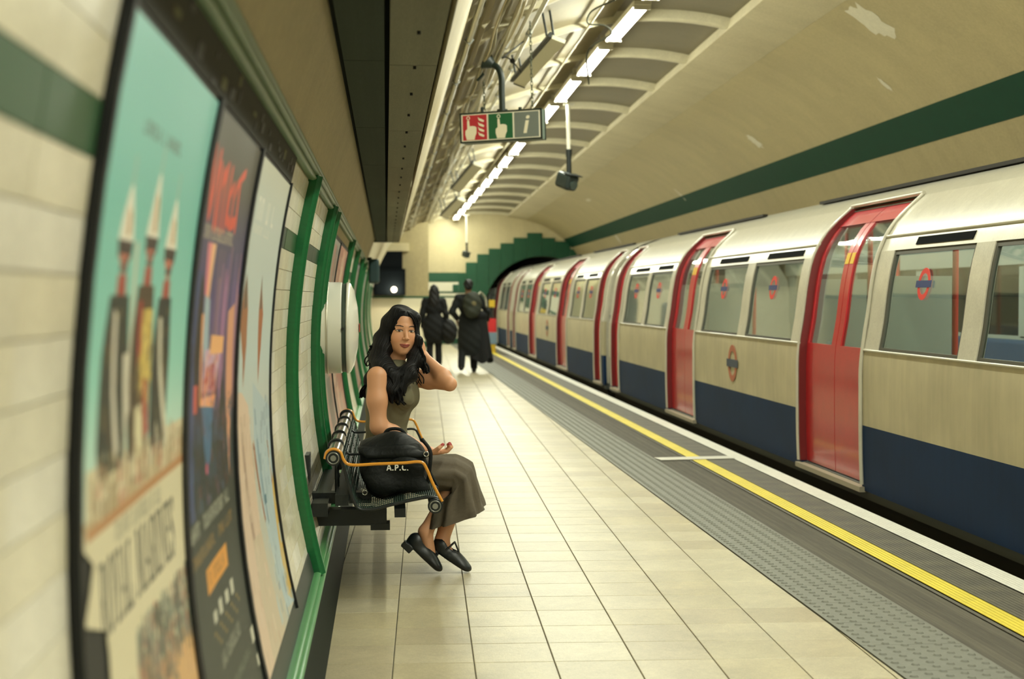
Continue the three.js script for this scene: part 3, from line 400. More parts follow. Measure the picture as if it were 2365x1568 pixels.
const tm = {
  slot: M(0x101214, 0.9, { specularIntensity: 0.1 }),
  gasket: M(0x4c4b42, 0.6),
  white: M(0xd9d5c3, 0.3, { map: texSpeck, ...paint }), roof: M(0xdcdacb, 0.3, { map: texSpeck, ...paint }), side: M(0xcfc9b0, 0.42, { map: texDirt, clearcoat: 0.25, clearcoatRoughness: 0.25 }), blue: M(0x123464, 0.6, { map: texDirt, specularIntensity: 0.35 }),
  red: M(0xc8202a, 0.38, { map: texSpeck, ...paint }), redDark: M(0x6d1416, 0.5), glass: M(0xffffff, 0.03, { transmission: 1, thickness: 0, ior: 1.5, color: 0xdfe8e2 }), black: M(0x0b0d10, 0.5), under: M(0x2e2d2a, 0.8, { map: texDirt }), sill: M(0xa8a08a, 0.5, { metalness: 0.4 }),
  inWall: M(0x9aa198, 0.45), seat: M(0x2b4a6e, 0.9, { map: texSpeck }), floorIn: M(0x50544f, 0.6), pole: M(0xb3322c, 0.35), ring: M(0xc9443a, 0.5), bar: M(0x25356b, 0.5), ringW: M(0xd0342c, 0.5), sticker: M(0xd8b326, 0.5), ringOld: M(0xb06a50, 0.6), barOld: M(0x3f4a5c, 0.6),
};
const lampIn = new THREE.MeshStandardMaterial({ color: 0xffffff, emissive: new THREE.Color().setRGB(1, 0.98, 0.88), emissiveIntensity: 1.6 });
function roundel(parent, z, y, r, off, mr, mb, name = 'roundel') {   // ring with a bar, lying on the car side
  const s = new THREE.Shape(); s.absarc(0, 0, r, 0, 2 * PI); const h = new THREE.Path(); h.absarc(0, 0, r * 0.66, 0, 2 * PI, true); s.holes.push(h);
  const g = new THREE.ExtrudeGeometry(s, { depth: 0.002, bevelEnabled: false, curveSegments: 24 }); g.rotateY(-PI / 2); const p = profX(y), tilt = atan2(profX(y + 0.05) - profX(y - 0.05), 0.1);
  const m = mesh(name, g.rotateZ(-tilt).translate(p + off, y, z), mr, parent); mesh(name + '_bar', box(0.004, r * 0.42, r * 2.5, 0, 0, 0).rotateZ(-tilt).translate(p + off - 0.0035, y, z), mb, m); return m;
}
const LAY = { single: [[0.25, 0.9], [14.85, 15.5]], win: [[1.15, 2.6], [2.8, 4.15], [6.15, 7.73], [8.0, 9.54], [11.63, 12.98], [13.24, 14.6]], door: [[4.45, 5.9], [9.85, 11.32]], len: 15.75 };
function makeCar(label, zEnd, dir, detail) {
  const t = thing('train_car', label, 'train car', [0, 0, 0]), Z = s => zEnd + dir * s, L = LAY.len;
  const doors = [...LAY.single, ...LAY.door].sort((a, b) => a[0] - b[0]), cuts = [0, ...doors.flat(), L];
  const put = (n, g, m, p = t) => mesh(n, g, m, p);
  for (let k = 0; k < cuts.length; k += 2) {         // wall bays between doorways
    const a = cuts[k], b = cuts[k + 1], wins = LAY.win.filter(w => w[0] > a && w[1] < b);
    put('lower_panel', skin(Z(a), Z(b), 0.06, 0.5), tm.blue); put('side_panel', skin(Z(a), Z(b), 0.5, 1.0), tm.side);
    const px = [a, ...wins.flat(), b]; for (let q = 0; q < px.length; q += 2) put('pillar', skin(Z(px[q]), Z(px[q + 1]), 1.0, 1.665), tm.white);
    put('cant_panel', skin(Z(a), Z(b), 1.665, 2.046), tm.white);
    put('waist_bead', rodZ(profX(1.005) - 0.004, 1.005, Z(a), Z(b), 0.008), tm.white);
    for (const [w0, w1] of wins) {
      const w = put('window', skin(Z(w0 + 0.03), Z(w1 - 0.03), 1.03, 1.635, 0.02, 0.024), tm.glass), rim = [[w0, w1, 1.0, 1.03], [w0, w1, 1.635, 1.665], [w0, w0 + 0.03, 1.03, 1.635], [w1 - 0.03, w1, 1.03, 1.635]];
      put('window_gasket', merge(rim.map(([p, q, c, d]) => skin(Z(p), Z(q), c, d, 0.008, 0.03))), tm.gasket, w);
      put('vent', merge([skin(Z(w0 + 0.36), Z(w1 - 0.08), 1.69, 1.738, -0.004, 0.02, 1)]), tm.slot);
      if (detail) roundel(w, Z((w0 + w1) / 2 - 0.05 * dir), 1.44, 0.1, 0.014, tm.ringW, tm.bar, 'window_roundel');
    }
    put('gutter', rodZ(profX(1.765) - 0.004, 1.765, Z(a), Z(b), 0.011), tm.white);
  }
  if (detail) roundel(t, Z(7.62), 0.75, 0.17, -0.004, tm.ringOld, tm.barOld);
  const leaf = (a, b, meet) => {                      // one sliding door leaf; meet = where its leading edge is
    const sA = 0.045, wA = meet === 'a' ? 0.1 : 0.035, wB = meet === 'b' ? 0.1 : 0.035, d = put('door_leaf', skin(Z(a), Z(b), 0.1, 1.01, sA, sA + 0.03), tm.red);
    put('door_frame', merge([skin(Z(a), Z(a + wA), 1.01, 2.04, sA, sA + 0.03), skin(Z(b - wB), Z(b), 1.01, 2.04, sA, sA + 0.03), skin(Z(a), Z(b), 1.9, 2.04, sA, sA + 0.03)]), tm.red, d);
    put('door_glass', skin(Z(a + wA), Z(b - wB), 1.01, 1.9, sA + 0.012, sA + 0.016), tm.glass, d);
    if (detail && meet) put('door_sticker', skin(Z(meet === 'a' ? a + 0.01 : b - 0.09), Z(meet === 'a' ? a + 0.09 : b - 0.01), 1.6, 1.68, sA - 0.002, sA + 0.002), tm.sticker, d);
  };
  LAY.door.forEach(([a, b]) => { const m = (a + b) / 2; leaf(a, m - 0.006, 'b'); leaf(m + 0.006, b, 'a'); }); LAY.single.forEach(([a, b]) => leaf(a, b, null));
  doors.forEach(([a, b]) => { put('door_jamb', skin(Z(a - 0.018), Z(a + 0.006), 0.1, 2.04, -0.008, 0.08), tm.redDark); put('door_jamb', skin(Z(b - 0.006), Z(b + 0.018), 0.1, 2.04, -0.008, 0.08), tm.redDark); put('door_sill', span(profX(0.08) - 0.035, profX(0.08) + 0.1, 0.05, 0.085, Z(a - 0.05), Z(b + 0.05)), tm.sill);
    const hood = []; for (let i = 0; i <= 10; i++) { const y = lerp(0.1, 2.05, i / 10); hood.push([profX(y) - 0.012, y]); } for (const e of [a - 0.03, b + 0.03]) put('door_rim', tube(hood.map(([x, y]) => [x, y, Z(e)]), 0.014, 40, 6), tm.white); put('door_rim', rodZ(3.6, 2.062, Z(a - 0.03), Z(b + 0.03), 0.014), tm.white); });
  const roofP = [[3.605, 2.046], [3.75, 2.125], [3.95, 2.2], [4.2, 2.26], [4.53, 2.285]], full = [...roofP, ...roofP.slice(0, -1).reverse().map(([x, y]) => [9.06 - x, y])], n = full.length - 1;
  put('roof', merge([grid(2, n, (u, v) => { const p = full[Math.round(v * n)]; return [p[0], p[1], lerp(Z(0), Z(L), dir > 0 ? u : 1 - u)]; }, (u, v) => [u * L, v * 2]), grid(2, n, (u, v) => { const p = full[Math.round(v * n)]; return [p[0], p[1] - 0.03, lerp(Z(0), Z(L), dir > 0 ? 1 - u : u)]; })]), tm.roof);
  put('roof_strip', merge([span(3.88, 3.93, 2.19, 2.215, Z(1.5), Z(6)), span(3.88, 3.93, 2.19, 2.215, Z(8), Z(13))]), tm.under);
  // far side, ends, floor, underframe
  const fx = 5.86; put('far_wall', merge([span(fx - 0.04, fx, 0.06, 1.0, Z(0), Z(L)), span(fx - 0.1, fx - 0.04, 1.66, 2.06, Z(0), Z(L)), ...[0, 2.7, 5.2, 7.86, 10.5, 13.1, L - 0.35].map(s => span(fx - 0.06, fx, 1.0, 1.66, Z(s), Z(s + 0.35)))]), tm.inWall);
  put('far_window', span(fx - 0.02, fx - 0.016, 1.0, 1.66, Z(0.05), Z(L - 0.05)), M(0x1a2224, 0.05));
  const endShape = new THREE.Shape(); [[3.22, 0.06], [3.22, 1.1], [3.3, 1.6], [3.46, 1.88], [3.8, 2.12], [4.53, 2.26], [5.26, 2.12], [5.6, 1.88], [5.78, 1.6], [5.84, 1.1], [5.84, 0.06]].forEach(([x, y], i) => (i ? endShape.lineTo(x, y) : endShape.moveTo(x, y))); endShape.closePath();
  for (const s of [0.03, L - 0.03]) { const g = new THREE.ExtrudeGeometry(endShape, { depth: 0.04, bevelEnabled: false }); g.translate(0, 0, Z(s) - 0.02); put('end_wall', g, tm.white); put('end_door', span(4.2, 4.86, 0.1, 1.9, Z(s) - 0.03, Z(s) + 0.03), tm.black); }
  put('floor_plate', span(3.22, 5.84, 0.0, 0.09, Z(0), Z(L)), tm.floorIn);
  put('underframe', merge([span(3.26, 5.8, -0.1, 0.06, Z(0.05), Z(L - 0.05)), ...[[2.2, 4.4], [5, 6.6], [7, 9.4], [9.8, 10.9], [11.6, 13.4]].map(([a, b], i) => span(3.32 + 0.05 * (i % 2), 5.7, -0.62 + 0.1 * (i % 3), -0.1, Z(a), Z(b)))]), tm.under);
  for (const s of [2.3, 13.4]) { const bg = []; for (const w of [-0.9, 0.9]) for (const x of [3.8, 5.24]) { const c = new THREE.CylinderGeometry(0.37, 0.37, 0.12, 20); c.rotateZ(PI / 2); c.translate(x, -0.53, Z(s + w)); bg.push(c); } put('bogie', merge(bg), tm.under); }
  // saloon: seats, screens, poles, lamps
  for (const [a, b] of [[1.05, 4.2], [6.05, 9.6], [11.5, 14.7]]) for (const side of [0, 1]) { const x0 = side ? 5.4 : 3.28, x1 = side ? 5.8 : 3.66, bx = side ? 5.74 : 3.26; put('bench_seat', merge([rbox(x1 - x0, 0.16, b - a, 0.05, (x0 + x1) / 2, 0.46, Z((a + b) / 2)), rbox(0.1, 0.5, b - a, 0.04, bx + (side ? 0 : 0.04), 0.72, Z((a + b) / 2))]), tm.seat); }
  for (const [a, b] of LAY.door) for (const s of [a - 0.14, b + 0.14]) { put('draught_screen', span(3.3, 3.75, 0.1, 1.5, Z(s) - 0.015, Z(s) + 0.015), tm.inWall); put('grab_pole', rod([3.78, 0.09, Z(s)], [3.78, 2.1, Z(s)], 0.02, 10), tm.pole); put('grab_pole', rod([5.3, 0.09, Z(s)], [5.3, 2.1, Z(s)], 0.02, 10), tm.pole); }
  for (const s of [1.8, 3.2, 7, 8.6, 12.2, 13.6]) put('grab_pole', rod([4.1, 1.98, Z(s)], [4.1, 2.2, Z(s)], 0.012, 8), tm.pole);
  put('grab_rail', rodZ(4.1, 1.98, Z(0.9), Z(14.8), 0.017), tm.pole);
  for (const x of [4.2, 4.86]) put('saloon_lamp', span(x - 0.06, x + 0.06, 2.15, 2.19, Z(0.6), Z(15.1)), lampIn);
  for (let k = 0; k < 3; k++) { const l = new THREE.RectAreaLight(new THREE.Color().setRGB(1, 0.97, 0.85), CAR_LAMP_POWER, 0.8, 4.6); l.position.set(4.53, 2.12, Z(2.9 + 5 * k)); l.rotation.x = -PI / 2; t.add(l); }
  return t;
}
function rodZ(x, y, z0, z1, r) { return rod([x, y, z0], [x, y, z1], r, 8); }
makeCar('white and blue train car nearest the camera, with large red double doors', -21.05, 1, true);
makeCar('second train car, beyond the dark gap with the black gangway', -21.62, -1, true);
makeCar('farthest train car, half inside the tunnel mouth', -37.95, -1, false);
makeCar('train car beside and behind the camera, out of the photo', -4.72, 1, false);
for (const [z, w] of [[-5.01, 'between the nearest car and the one behind the camera'], [-21.335, 'between the first and second cars'], [-37.66, 'between the second and farthest cars']]) { const t = thing('gangway', `dark gangway and coupling ${w}`, 'gangway', [4.53, 0, z]); mesh('chain_plate', merge([box(0.9, 1.9, 0.5, 0, 1.0, 0)]), tm.black, t); mesh('coupler', box(0.3, 0.2, 0.62, 0, -0.2, 0), tm.under, t); mesh('end_blue', box(0.02, 1.1, 0.2, -1.27, 0.55, 0.0), M(0x16253f, 0.5), t); }
// ---------------------------------------------------------------- solid modelling by distance fields (for people, bag, shoes)
const V = (a, b) => [a[0] - b[0], a[1] - b[1], a[2] - b[2]], dot = (a, b) => a[0] * b[0] + a[1] * b[1] + a[2] * b[2], mix3 = (a, b, t) => [lerp(a[0], b[0], t), lerp(a[1], b[1], t), lerp(a[2], b[2], t)];
const cap = (a, ra, b, rb) => { const d = V(b, a), l2 = dot(d, d) || 1e-9; return p => { const q = V(p, a), t = clamp(dot(q, d) / l2, 0, 1); return hypot(q[0] - d[0] * t, q[1] - d[1] * t, q[2] - d[2] * t) - lerp(ra, rb, t); }; };
const chain = (pts) => { const f = []; for (let i = 0; i + 1 < pts.length; i++) f.push(cap(pts[i], pts[i][3], pts[i + 1], pts[i + 1][3])); return p => { let m = 1e9; for (const g of f) m = min(m, g(p)); return m; }; };
const ellD = (c, r, ax) => p => { let q = V(p, c); if (ax) q = [dot(q, ax[0]), dot(q, ax[1]), dot(q, ax[2])]; const k0 = hypot(q[0] / r[0], q[1] / r[1], q[2] / r[2]), k1 = hypot(q[0] / (r[0] * r[0]), q[1] / (r[1] * r[1]), q[2] / (r[2] * r[2])); return k1 < 1e-9 ? -min(...r) : k0 * (k0 - 1) / k1; };
const smin = (a, b, k) => { const h = max(k - abs(a - b), 0) / k; return min(a, b) - h * h * k * 0.25; };
const uni = (k, ...fs) => p => { let d = fs[0](p); for (let i = 1; i < fs.length; i++) d = smin(d, fs[i](p), k); return d; };
const sub = (f, g, k = 0.01) => p => -smin(-f(p), g(p), k);
function sdfGeo(f, lo, hi, h, colf) {          // surface nets
  const n = [0, 1, 2].map(i => Math.ceil((hi[i] - lo[i]) / h) + 1), [nx, ny, nz] = n, F = new Float32Array(nx * ny * nz), id = (i, j, k) => (k * ny + j) * nx + i;
  const B = 4;
  for (let k0 = 0; k0 < nz; k0 += B) for (let j0 = 0; j0 < ny; j0 += B) for (let i0 = 0; i0 < nx; i0 += B) {
    const c = f([lo[0] + (i0 + 1.5) * h, lo[1] + (j0 + 1.5) * h, lo[2] + (k0 + 1.5) * h]), skip = abs(c) > B * h * 1.7;
    for (let k = k0; k < min(nz, k0 + B); k++) for (let j = j0; j < min(ny, j0 + B); j++) for (let i = i0; i < min(nx, i0 + B); i++) F[id(i, j, k)] = skip ? c : f([lo[0] + i * h, lo[1] + j * h, lo[2] + k * h]);
  }
  const vid = new Int32Array(nx * ny * nz).fill(-1), pos = [], nor = [], col = [], ix = [], E = [[0, 1], [0, 2], [0, 4], [1, 3], [1, 5], [2, 3], [2, 6], [3, 7], [4, 5], [4, 6], [5, 7], [6, 7]];
  for (let k = 0; k + 1 < nz; k++) for (let j = 0; j + 1 < ny; j++) for (let i = 0; i + 1 < nx; i++) {
    const v = []; let s = 0; for (let c = 0; c < 8; c++) { const d = F[id(i + (c & 1), j + ((c >> 1) & 1), k + (c >> 2))]; v.push(d); if (d < 0) s++; } if (s === 0 || s === 8) continue;
    let x = 0, y = 0, z = 0, m = 0; for (const [a, b] of E) if ((v[a] < 0) !== (v[b] < 0)) { const t = v[a] / (v[a] - v[b]); x += lerp(a & 1, b & 1, t); y += lerp((a >> 1) & 1, (b >> 1) & 1, t); z += lerp(a >> 2, b >> 2, t); m++; }
    const p = [lo[0] + (i + x / m) * h, lo[1] + (j + y / m) * h, lo[2] + (k + z / m) * h], e = h * 0.6, g = [f([p[0] + e, p[1], p[2]]) - f([p[0] - e, p[1], p[2]]), f([p[0], p[1] + e, p[2]]) - f([p[0], p[1] - e, p[2]]), f([p[0], p[1], p[2] + e]) - f([p[0], p[1], p[2] - e])], l = hypot(...g) || 1;
    vid[id(i, j, k)] = pos.length / 3; pos.push(...p); nor.push(g[0] / l, g[1] / l, g[2] / l); if (colf) col.push(...colf(p, [g[0] / l, g[1] / l, g[2] / l]));
  }
  const quad = (a, b, c, d, flip) => { if (a < 0 || b < 0 || c < 0 || d < 0) return; flip ? ix.push(a, c, b, a, d, c) : ix.push(a, b, c, a, c, d); };
  for (let k = 1; k + 1 < nz; k++) for (let j = 1; j + 1 < ny; j++) for (let i = 1; i + 1 < nx; i++) {
    const s = F[id(i, j, k)] < 0;
    if (s !== F[id(i + 1, j, k)] < 0) quad(vid[id(i, j - 1, k - 1)], vid[id(i, j, k - 1)], vid[id(i, j, k)], vid[id(i, j - 1, k)], !s);
    if (s !== F[id(i, j + 1, k)] < 0) quad(vid[id(i - 1, j, k - 1)], vid[id(i - 1, j, k)], vid[id(i, j, k)], vid[id(i, j, k - 1)], !s);
    if (s !== F[id(i, j, k + 1)] < 0) quad(vid[id(i - 1, j - 1, k)], vid[id(i, j - 1, k)], vid[id(i, j, k)], vid[id(i - 1, j, k)], !s);
  }
  const g = new THREE.BufferGeometry(); g.setAttribute('position', new THREE.Float32BufferAttribute(pos, 3)); g.setAttribute('normal', new THREE.Float32BufferAttribute(nor, 3));
  const uv = []; for (let i = 0; i < pos.length; i += 3) uv.push(pos[i] + pos[i + 2], pos[i + 1]); g.setAttribute('uv', new THREE.Float32BufferAttribute(uv, 2)); if (colf) g.setAttribute('color', new THREE.Float32BufferAttribute(col, 3)); g.setIndex(ix); return g;
}
const at0 = (g, t) => g.translate(-t.position.x, -t.position.y, -t.position.z);
// ---------------------------------------------------------------- bench
{
  const zN = -6.6, zF = -8.84, t = thing('platform_bench', 'wall mounted bench of black wire mesh with chrome back roll and yellow arm rails', 'bench', [0, 0, 0]);
  const yel = M(0xd9932a, 0.35, { clearcoat: 0.4 }), blk = M(0x0b1416, 0.42), meshM = M(0x2f423b, 0.5, { metalness: 0.3 });
  const prof = [[0.236, 0.45], [0.2, 0.472], [0.12, 0.462], [0.02, 0.44], [-0.07, 0.42], [-0.125, 0.425], [-0.15, 0.47], [-0.168, 0.53], [-0.19, 0.61], [-0.205, 0.655]], pc = new THREE.CatmullRomCurve3(prof.map(([x, y]) => new THREE.Vector3(x, y, 0)));
  mesh('back_roll', rod([-0.235, 0.648, zN + 0.01], [-0.235, 0.648, zF - 0.01], 0.033, 28), mats.chrome, t);
  mesh('front_tube', rod([0.215, 0.43, zN], [0.215, 0.43, zF], 0.026, 18), blk, t);
  for (const [x, y, z, r] of [[-0.235, 0.648, zN + 0.02, 0.034], [-0.235, 0.648, zF - 0.02, 0.034], [0.215, 0.43, zN + 0.02, 0.033], [0.215, 0.43, zF - 0.02, 0.033]]) { const c = mesh('end_cap', rod([x, y, z - 0.012], [x, y, z + 0.012], r, 24), blk, t); const q = z > -7.5 ? 1 : -1; mesh('cap_screw', merge([rod([x, y, z], [x, y, z + q * 0.017], 0.013, 14), new THREE.TorusGeometry(r * 0.72, 0.003, 6, 20).translate(x, y, z + q * 0.012)]), mats.steel, c); }
  const wires = []; for (let k = 0; k <= 66; k++) { if (k > 42 && k % 3) continue; const p = pc.getPointAt(k / 66); wires.push(rod([p.x, p.y, zN], [p.x, p.y, zF], 0.0026, 5)); } for (let z = zN; z > zF; z -= 0.05) wires.push(tube(prof.map(([x, y]) => [x, y - 0.004, z]), 0.0022, 26, 4)); mesh('mesh_seat', merge(wires), meshM, t).userData.kind = 'stuff';
  for (let k = 0; k <= 5; k++) { const z = lerp(zN, zF, k / 5), over = [[0.236, 0.425, z], [0.242, 0.45, z], ...prof.slice(1).map(([x, y]) => [x, y - 0.006, z]), [-0.212, 0.678, z], [-0.24, 0.686, z], [-0.268, 0.67, z], [-0.272, 0.64, z]]; mesh('seat_rib', tube(over, k % 5 ? 0.0055 : 0.0075, 60, 7), blk, t); }
  for (let k = 0; k < 3; k++) { const y = [0.5, 0.56, 0.61][k], x = [-0.16, -0.178, -0.192][k]; mesh('back_wire', rod([x, y, zN], [x, y, zF], 0.005, 6), blk, t); }
  for (const z of [zN + 0.025, zF - 0.025]) { mesh('arm_rail', tube([[-0.272, 0.645, z], [-0.262, 0.676, z], [-0.235, 0.688, z], [-0.205, 0.676, z], [-0.192, 0.645, z], [-0.176, 0.624, z], [-0.15, 0.617, z], [-0.05, 0.62, z], [0.08, 0.624, z], [0.142, 0.628, z], [0.162, 0.622, z], [0.178, 0.595, z], [0.205, 0.53, z], [0.246, 0.45, z]], 0.0068, 90, 8), yel, t); }
  for (const z of [-7.1, -8.25]) mesh('middle_arm', tube([[-0.192, 0.62, z], [-0.176, 0.61, z], [-0.15, 0.609, z], [-0.05, 0.614, z], [0.08, 0.62, z], [0.142, 0.626, z], [0.162, 0.62, z], [0.178, 0.593, z], [0.205, 0.53, z], [0.246, 0.45, z]], 0.0062, 70, 8), blk, t);
  for (const z of [-6.95, -8.3]) {
    mesh('wall_plate', box(0.03, 0.36, 0.16, -0.372, 0.45, z), blk, t); mesh('cantilever', merge([box(0.38, 0.075, 0.1, -0.19, 0.335, z), box(0.3, 0.05, 0.08, -0.22, 0.425, z)]), blk, t); mesh('cantilever_end', box(0.09, 0.03, 0.11, -0.03, 0.29, z), blk, t); mesh('post', rod([-0.23, 0.43, z], [-0.233, 0.63, z], 0.011, 8), blk, t);
  }
  mesh('seat_beam', merge([box(0.06, 0.05, zN - zF - 0.1, -0.2, 0.45, (zN + zF) / 2), box(0.07, 0.06, zN - zF - 0.2, -0.3, 0.4, (zN + zF) / 2)]), blk, t); mesh('seat_beam', box(0.05, 0.04, zN - zF - 0.1, 0.06, 0.39, (zN + zF) / 2), blk, t);
}
// ---------------------------------------------------------------- black bag on the bench
const font = await new FontLoader().loadAsync('fonts/droid/droid_sans_bold.typeface.json');
{
  const t = thing('backpack', 'slouched black leather backpack with white letters, on the bench beside the woman', 'bag', [0.035, 0.45, -6.87]);
  const lea = M(0x070d0d, 0.55, { bumpMap: dataTex(256, (u, v) => gray(fbm(u, v, 12, 4, 91)), false, 3, 3), bumpScale: 0.004, specularIntensity: 0.5 });
  const wob = p => 0.006 * sin(p[0] * 31 + p[1] * 17) + 0.004 * sin(p[1] * 53 + p[2] * 23 + p[0] * 9);
  const sq = (c, r, e) => p => { const q = V(p, c), k = (abs(q[0] / r[0]) ** e + abs(q[1] / r[1]) ** e + abs(q[2] / r[2]) ** e) ** (1 / e); return (k - 1) * min(...r) * 0.9 + wob(p) * 0.8; };
  mesh('body', sdfGeo(uni(0.03, sq([0, 0.122, 0], [0.152, 0.135, 0.082], 3.4), sq([-0.01, 0.2, -0.015], [0.118, 0.082, 0.07], 2.6)), [-0.2, -0.03, -0.13], [0.2, 0.31, 0.13], 0.007), lea, t);
  mesh('front_pocket', sdfGeo(sq([0.012, 0.085, 0.07], [0.13, 0.082, 0.03], 4), [-0.16, -0.02, 0.02], [0.17, 0.19, 0.12], 0.006), lea, t);
  mesh('top_flap', sdfGeo(uni(0.02, sq([0.005, 0.205, 0.045], [0.135, 0.03, 0.045], 3), cap([-0.12, 0.18, 0.075], 0.012, [0.15, 0.185, 0.07], 0.012)), [-0.17, 0.15, -0.03], [0.18, 0.26, 0.12], 0.006), lea, t);
  mesh('strap', tube([[0.13, 0.25, 0.0], [0.165, 0.2, 0.05], [0.162, 0.12, 0.075], [0.15, 0.03, 0.06]], 0.009, 30, 8), lea, t); mesh('handle', tube([[-0.05, 0.262, -0.02], [-0.03, 0.292, -0.02], [0.03, 0.294, -0.02], [0.06, 0.262, -0.02]], 0.008, 24, 8), lea, t);
  for (const [x, y, z] of [[0.146, 0.19, 0.085], [-0.135, 0.015, 0.075]]) mesh('buckle', new THREE.TorusGeometry(0.011, 0.003, 6, 14).translate(x, y, z), mats.chrome, t);
  const tx = new TextGeometry('A.P.C.', { font, size: 0.027, depth: 0.002, curveSegments: 4 }); tx.computeBoundingBox(); tx.translate(-tx.boundingBox.max.x / 2, 0, 0); mesh('lettering', tx.translate(0.014, 0.118, 0.1015), M(0xe8e6dc, 0.6), t);
}
// ---------------------------------------------------------------- seated woman
const skinM = new THREE.MeshPhysicalMaterial({ color: 0xffffff, vertexColors: true, roughness: 0.5, sheen: 0.2 });
const lin = hex => { const c = new THREE.Color(hex); return [c.r, c.g, c.b]; };
{
  const base = [0.12, 0, -7.35], t = thing('person', 'seated woman in sleeveless grey dress with long black hair, hand raised to her head', 'person', base), put = (n, g, m) => mesh(n, at0(g, t), m, t);
  const Hc = [0.072, 1.192, -7.352], yaw = 17 * D2R, roll = 4 * D2R, X0 = [cos(yaw), 0, -sin(yaw)], hz = [sin(yaw), -0.03, cos(yaw)], hx = [X0[0] * cos(roll), -sin(roll), X0[2] * cos(roll)], hy = [X0[0] * sin(roll), cos(roll), X0[2] * sin(roll)];
  const L = p => { const q = V(p, Hc); return [dot(q, hx), dot(q, hy), dot(q, hz)]; }, G = (x, y, z) => [0, 1, 2].map(i => Hc[i] + hx[i] * x + hy[i] * y + hz[i] * z);
  const skinC = lin('#cf9873'), lipC = lin('#a4564a'), browC = lin('#3a2a22'), eyeW = lin('#b8a692'), iris = lin('#17100c'), lid = lin('#5c3a2a'), nail = lin('#a83a3a'), blush = lin('#d1946f');
  // head
  const headL = uni(0.022, ellD([0, 0.032, -0.016], [0.073, 0.088, 0.094]), ellD([0, -0.03, 0.026], [0.0635, 0.08, 0.058]), ellD([0, -0.068, 0.032], [0.047, 0.044, 0.046]), cap([-0.006, -0.1, 0.058], 0.015, [0.006, -0.1, 0.058], 0.015));
  const faceL = p => {
    const m = [abs(p[0]), p[1], p[2]]; let d = headL(p);
    d = smin(d, ellD([0.037, -0.034, 0.05], [0.026, 0.026, 0.024])(m), 0.02); d = smin(d, cap([0, 0.021, 0.073], 0.012, [0.042, 0.02, 0.056], 0.01)(m), 0.012);
    d = -smin(-d, ellD([0.032, 0.0, 0.094], [0.019, 0.0105, 0.016])(m), 0.012);
    d = smin(d, ellD([0.031, -0.0005, 0.0645], [0.0155, 0.0085, 0.013])(m), 0.003); d = smin(d, cap([0.017, 0.0065, 0.0745], 0.0035, [0.046, 0.006, 0.067], 0.003)(m), 0.004);
    d = smin(d, cap([0, 0.004, 0.08], 0.006, [0, -0.034, 0.0985], 0.0095)(p), 0.012); d = smin(d, ellD([0.011, -0.037, 0.09], [0.0075, 0.0065, 0.009])(m), 0.005); d = -smin(-d, ellD([0.0065, -0.0455, 0.0955], [0.004, 0.003, 0.006])(m), 0.002);
    d = smin(d, cap([0, -0.0662, 0.0875], 0.0048, [0.021, -0.0622, 0.077], 0.003)(m), 0.005); d = smin(d, cap([0, -0.0755, 0.086], 0.006, [0.016, -0.0712, 0.079], 0.0035)(m), 0.005); d = -smin(-d, cap([0, -0.0708, 0.096], 0.0016, [0.025, -0.0652, 0.081], 0.0012)(m), 0.002);
    return d;
  };
  const headCol = p => {
    const q = L(p), ax = abs(q[0]), y = q[1]; if (q[2] < 0.03) return skinC;
    const ex = (ax - 0.031) / 0.0155, ey = (y - 0.0005 - ex * 0.0012) / 0.0046; if (ex * ex + ey * ey < 1) { const ix = (ax - (q[0] > 0 ? 0.0295 : 0.0325)) / 0.0062; return ix * ix + ((y - 0.001) / 0.0062) ** 2 < 1 ? iris : eyeW; }
    if (abs(ex) < 1.12 && y > 0 && y < 0.0095 && (ex * ex + ((y - 0.001) / 0.0082) ** 2 < 1.25)) return lid;
    const bx = (ax - 0.034) / 0.021, by = y - (0.0255 - 0.004 * bx * bx); if (abs(bx) < 1 && abs(by) < 0.0034 * (1 - 0.5 * abs(bx) ** 2)) return browC;
    const lx = q[0] / 0.026, ly = (y + 0.0712 - 0.0055 * lx * lx); if (lx * lx + (ly / 0.0098) ** 2 < 1) return abs(ly) < 0.0014 ? lin('#5a201e') : lipC;
    return hypot(ax - 0.042, y + 0.035) < 0.022 ? blush : skinC;
  };
  const neck = cap(G(0, -0.05, -0.025), 0.047, [0.03, 0.985, -7.372], 0.055);
  const headF = p => smin(faceL(L(p)), neck(p), 0.018);
  const headG = sdfGeo(headF, [-0.06, 1.02, -7.5], [0.2, 1.33, -7.21], 0.0016, headCol);
  // limbs
  const Rsh = [-0.045, 0.975, -7.2], Rel = [-0.037, 0.735, -7.16], Rwr = [0.187, 0.614, -7.2], Lsh = [0.11, 0.962, -7.52], Lel = [0.312, 0.93, -7.31], Lwr = [0.2, 1.052, -7.42], kR = [0.365, 0.475, -7.31], kL = [0.372, 0.48, -7.42], aR = [0.19, 0.205, -7.275], aL = [0.272, 0.15, -7.315], hipR = [0.03, 0.53, -7.28], hipL = [0.03, 0.53, -7.46];
  const TA = [0.475, 0, -0.88], TF = [0.88, 0, 0.475], AX = [TF, [0, 1, 0], TA];
  const torso = uni(0.06, ellD([0.018, 0.88, -7.37], [0.095, 0.14, 0.15], AX), ellD([0.0, 0.72, -7.37], [0.085, 0.17, 0.125], AX), ellD([0.0, 0.555, -7.37], [0.125, 0.12, 0.165]), cap([-0.02, 0.975, -7.26], 0.045, [0.085, 0.965, -7.47], 0.045), ellD([0.086, 0.868, -7.285], [0.043, 0.046, 0.046]), ellD([0.112, 0.868, -7.415], [0.043, 0.046, 0.046]));
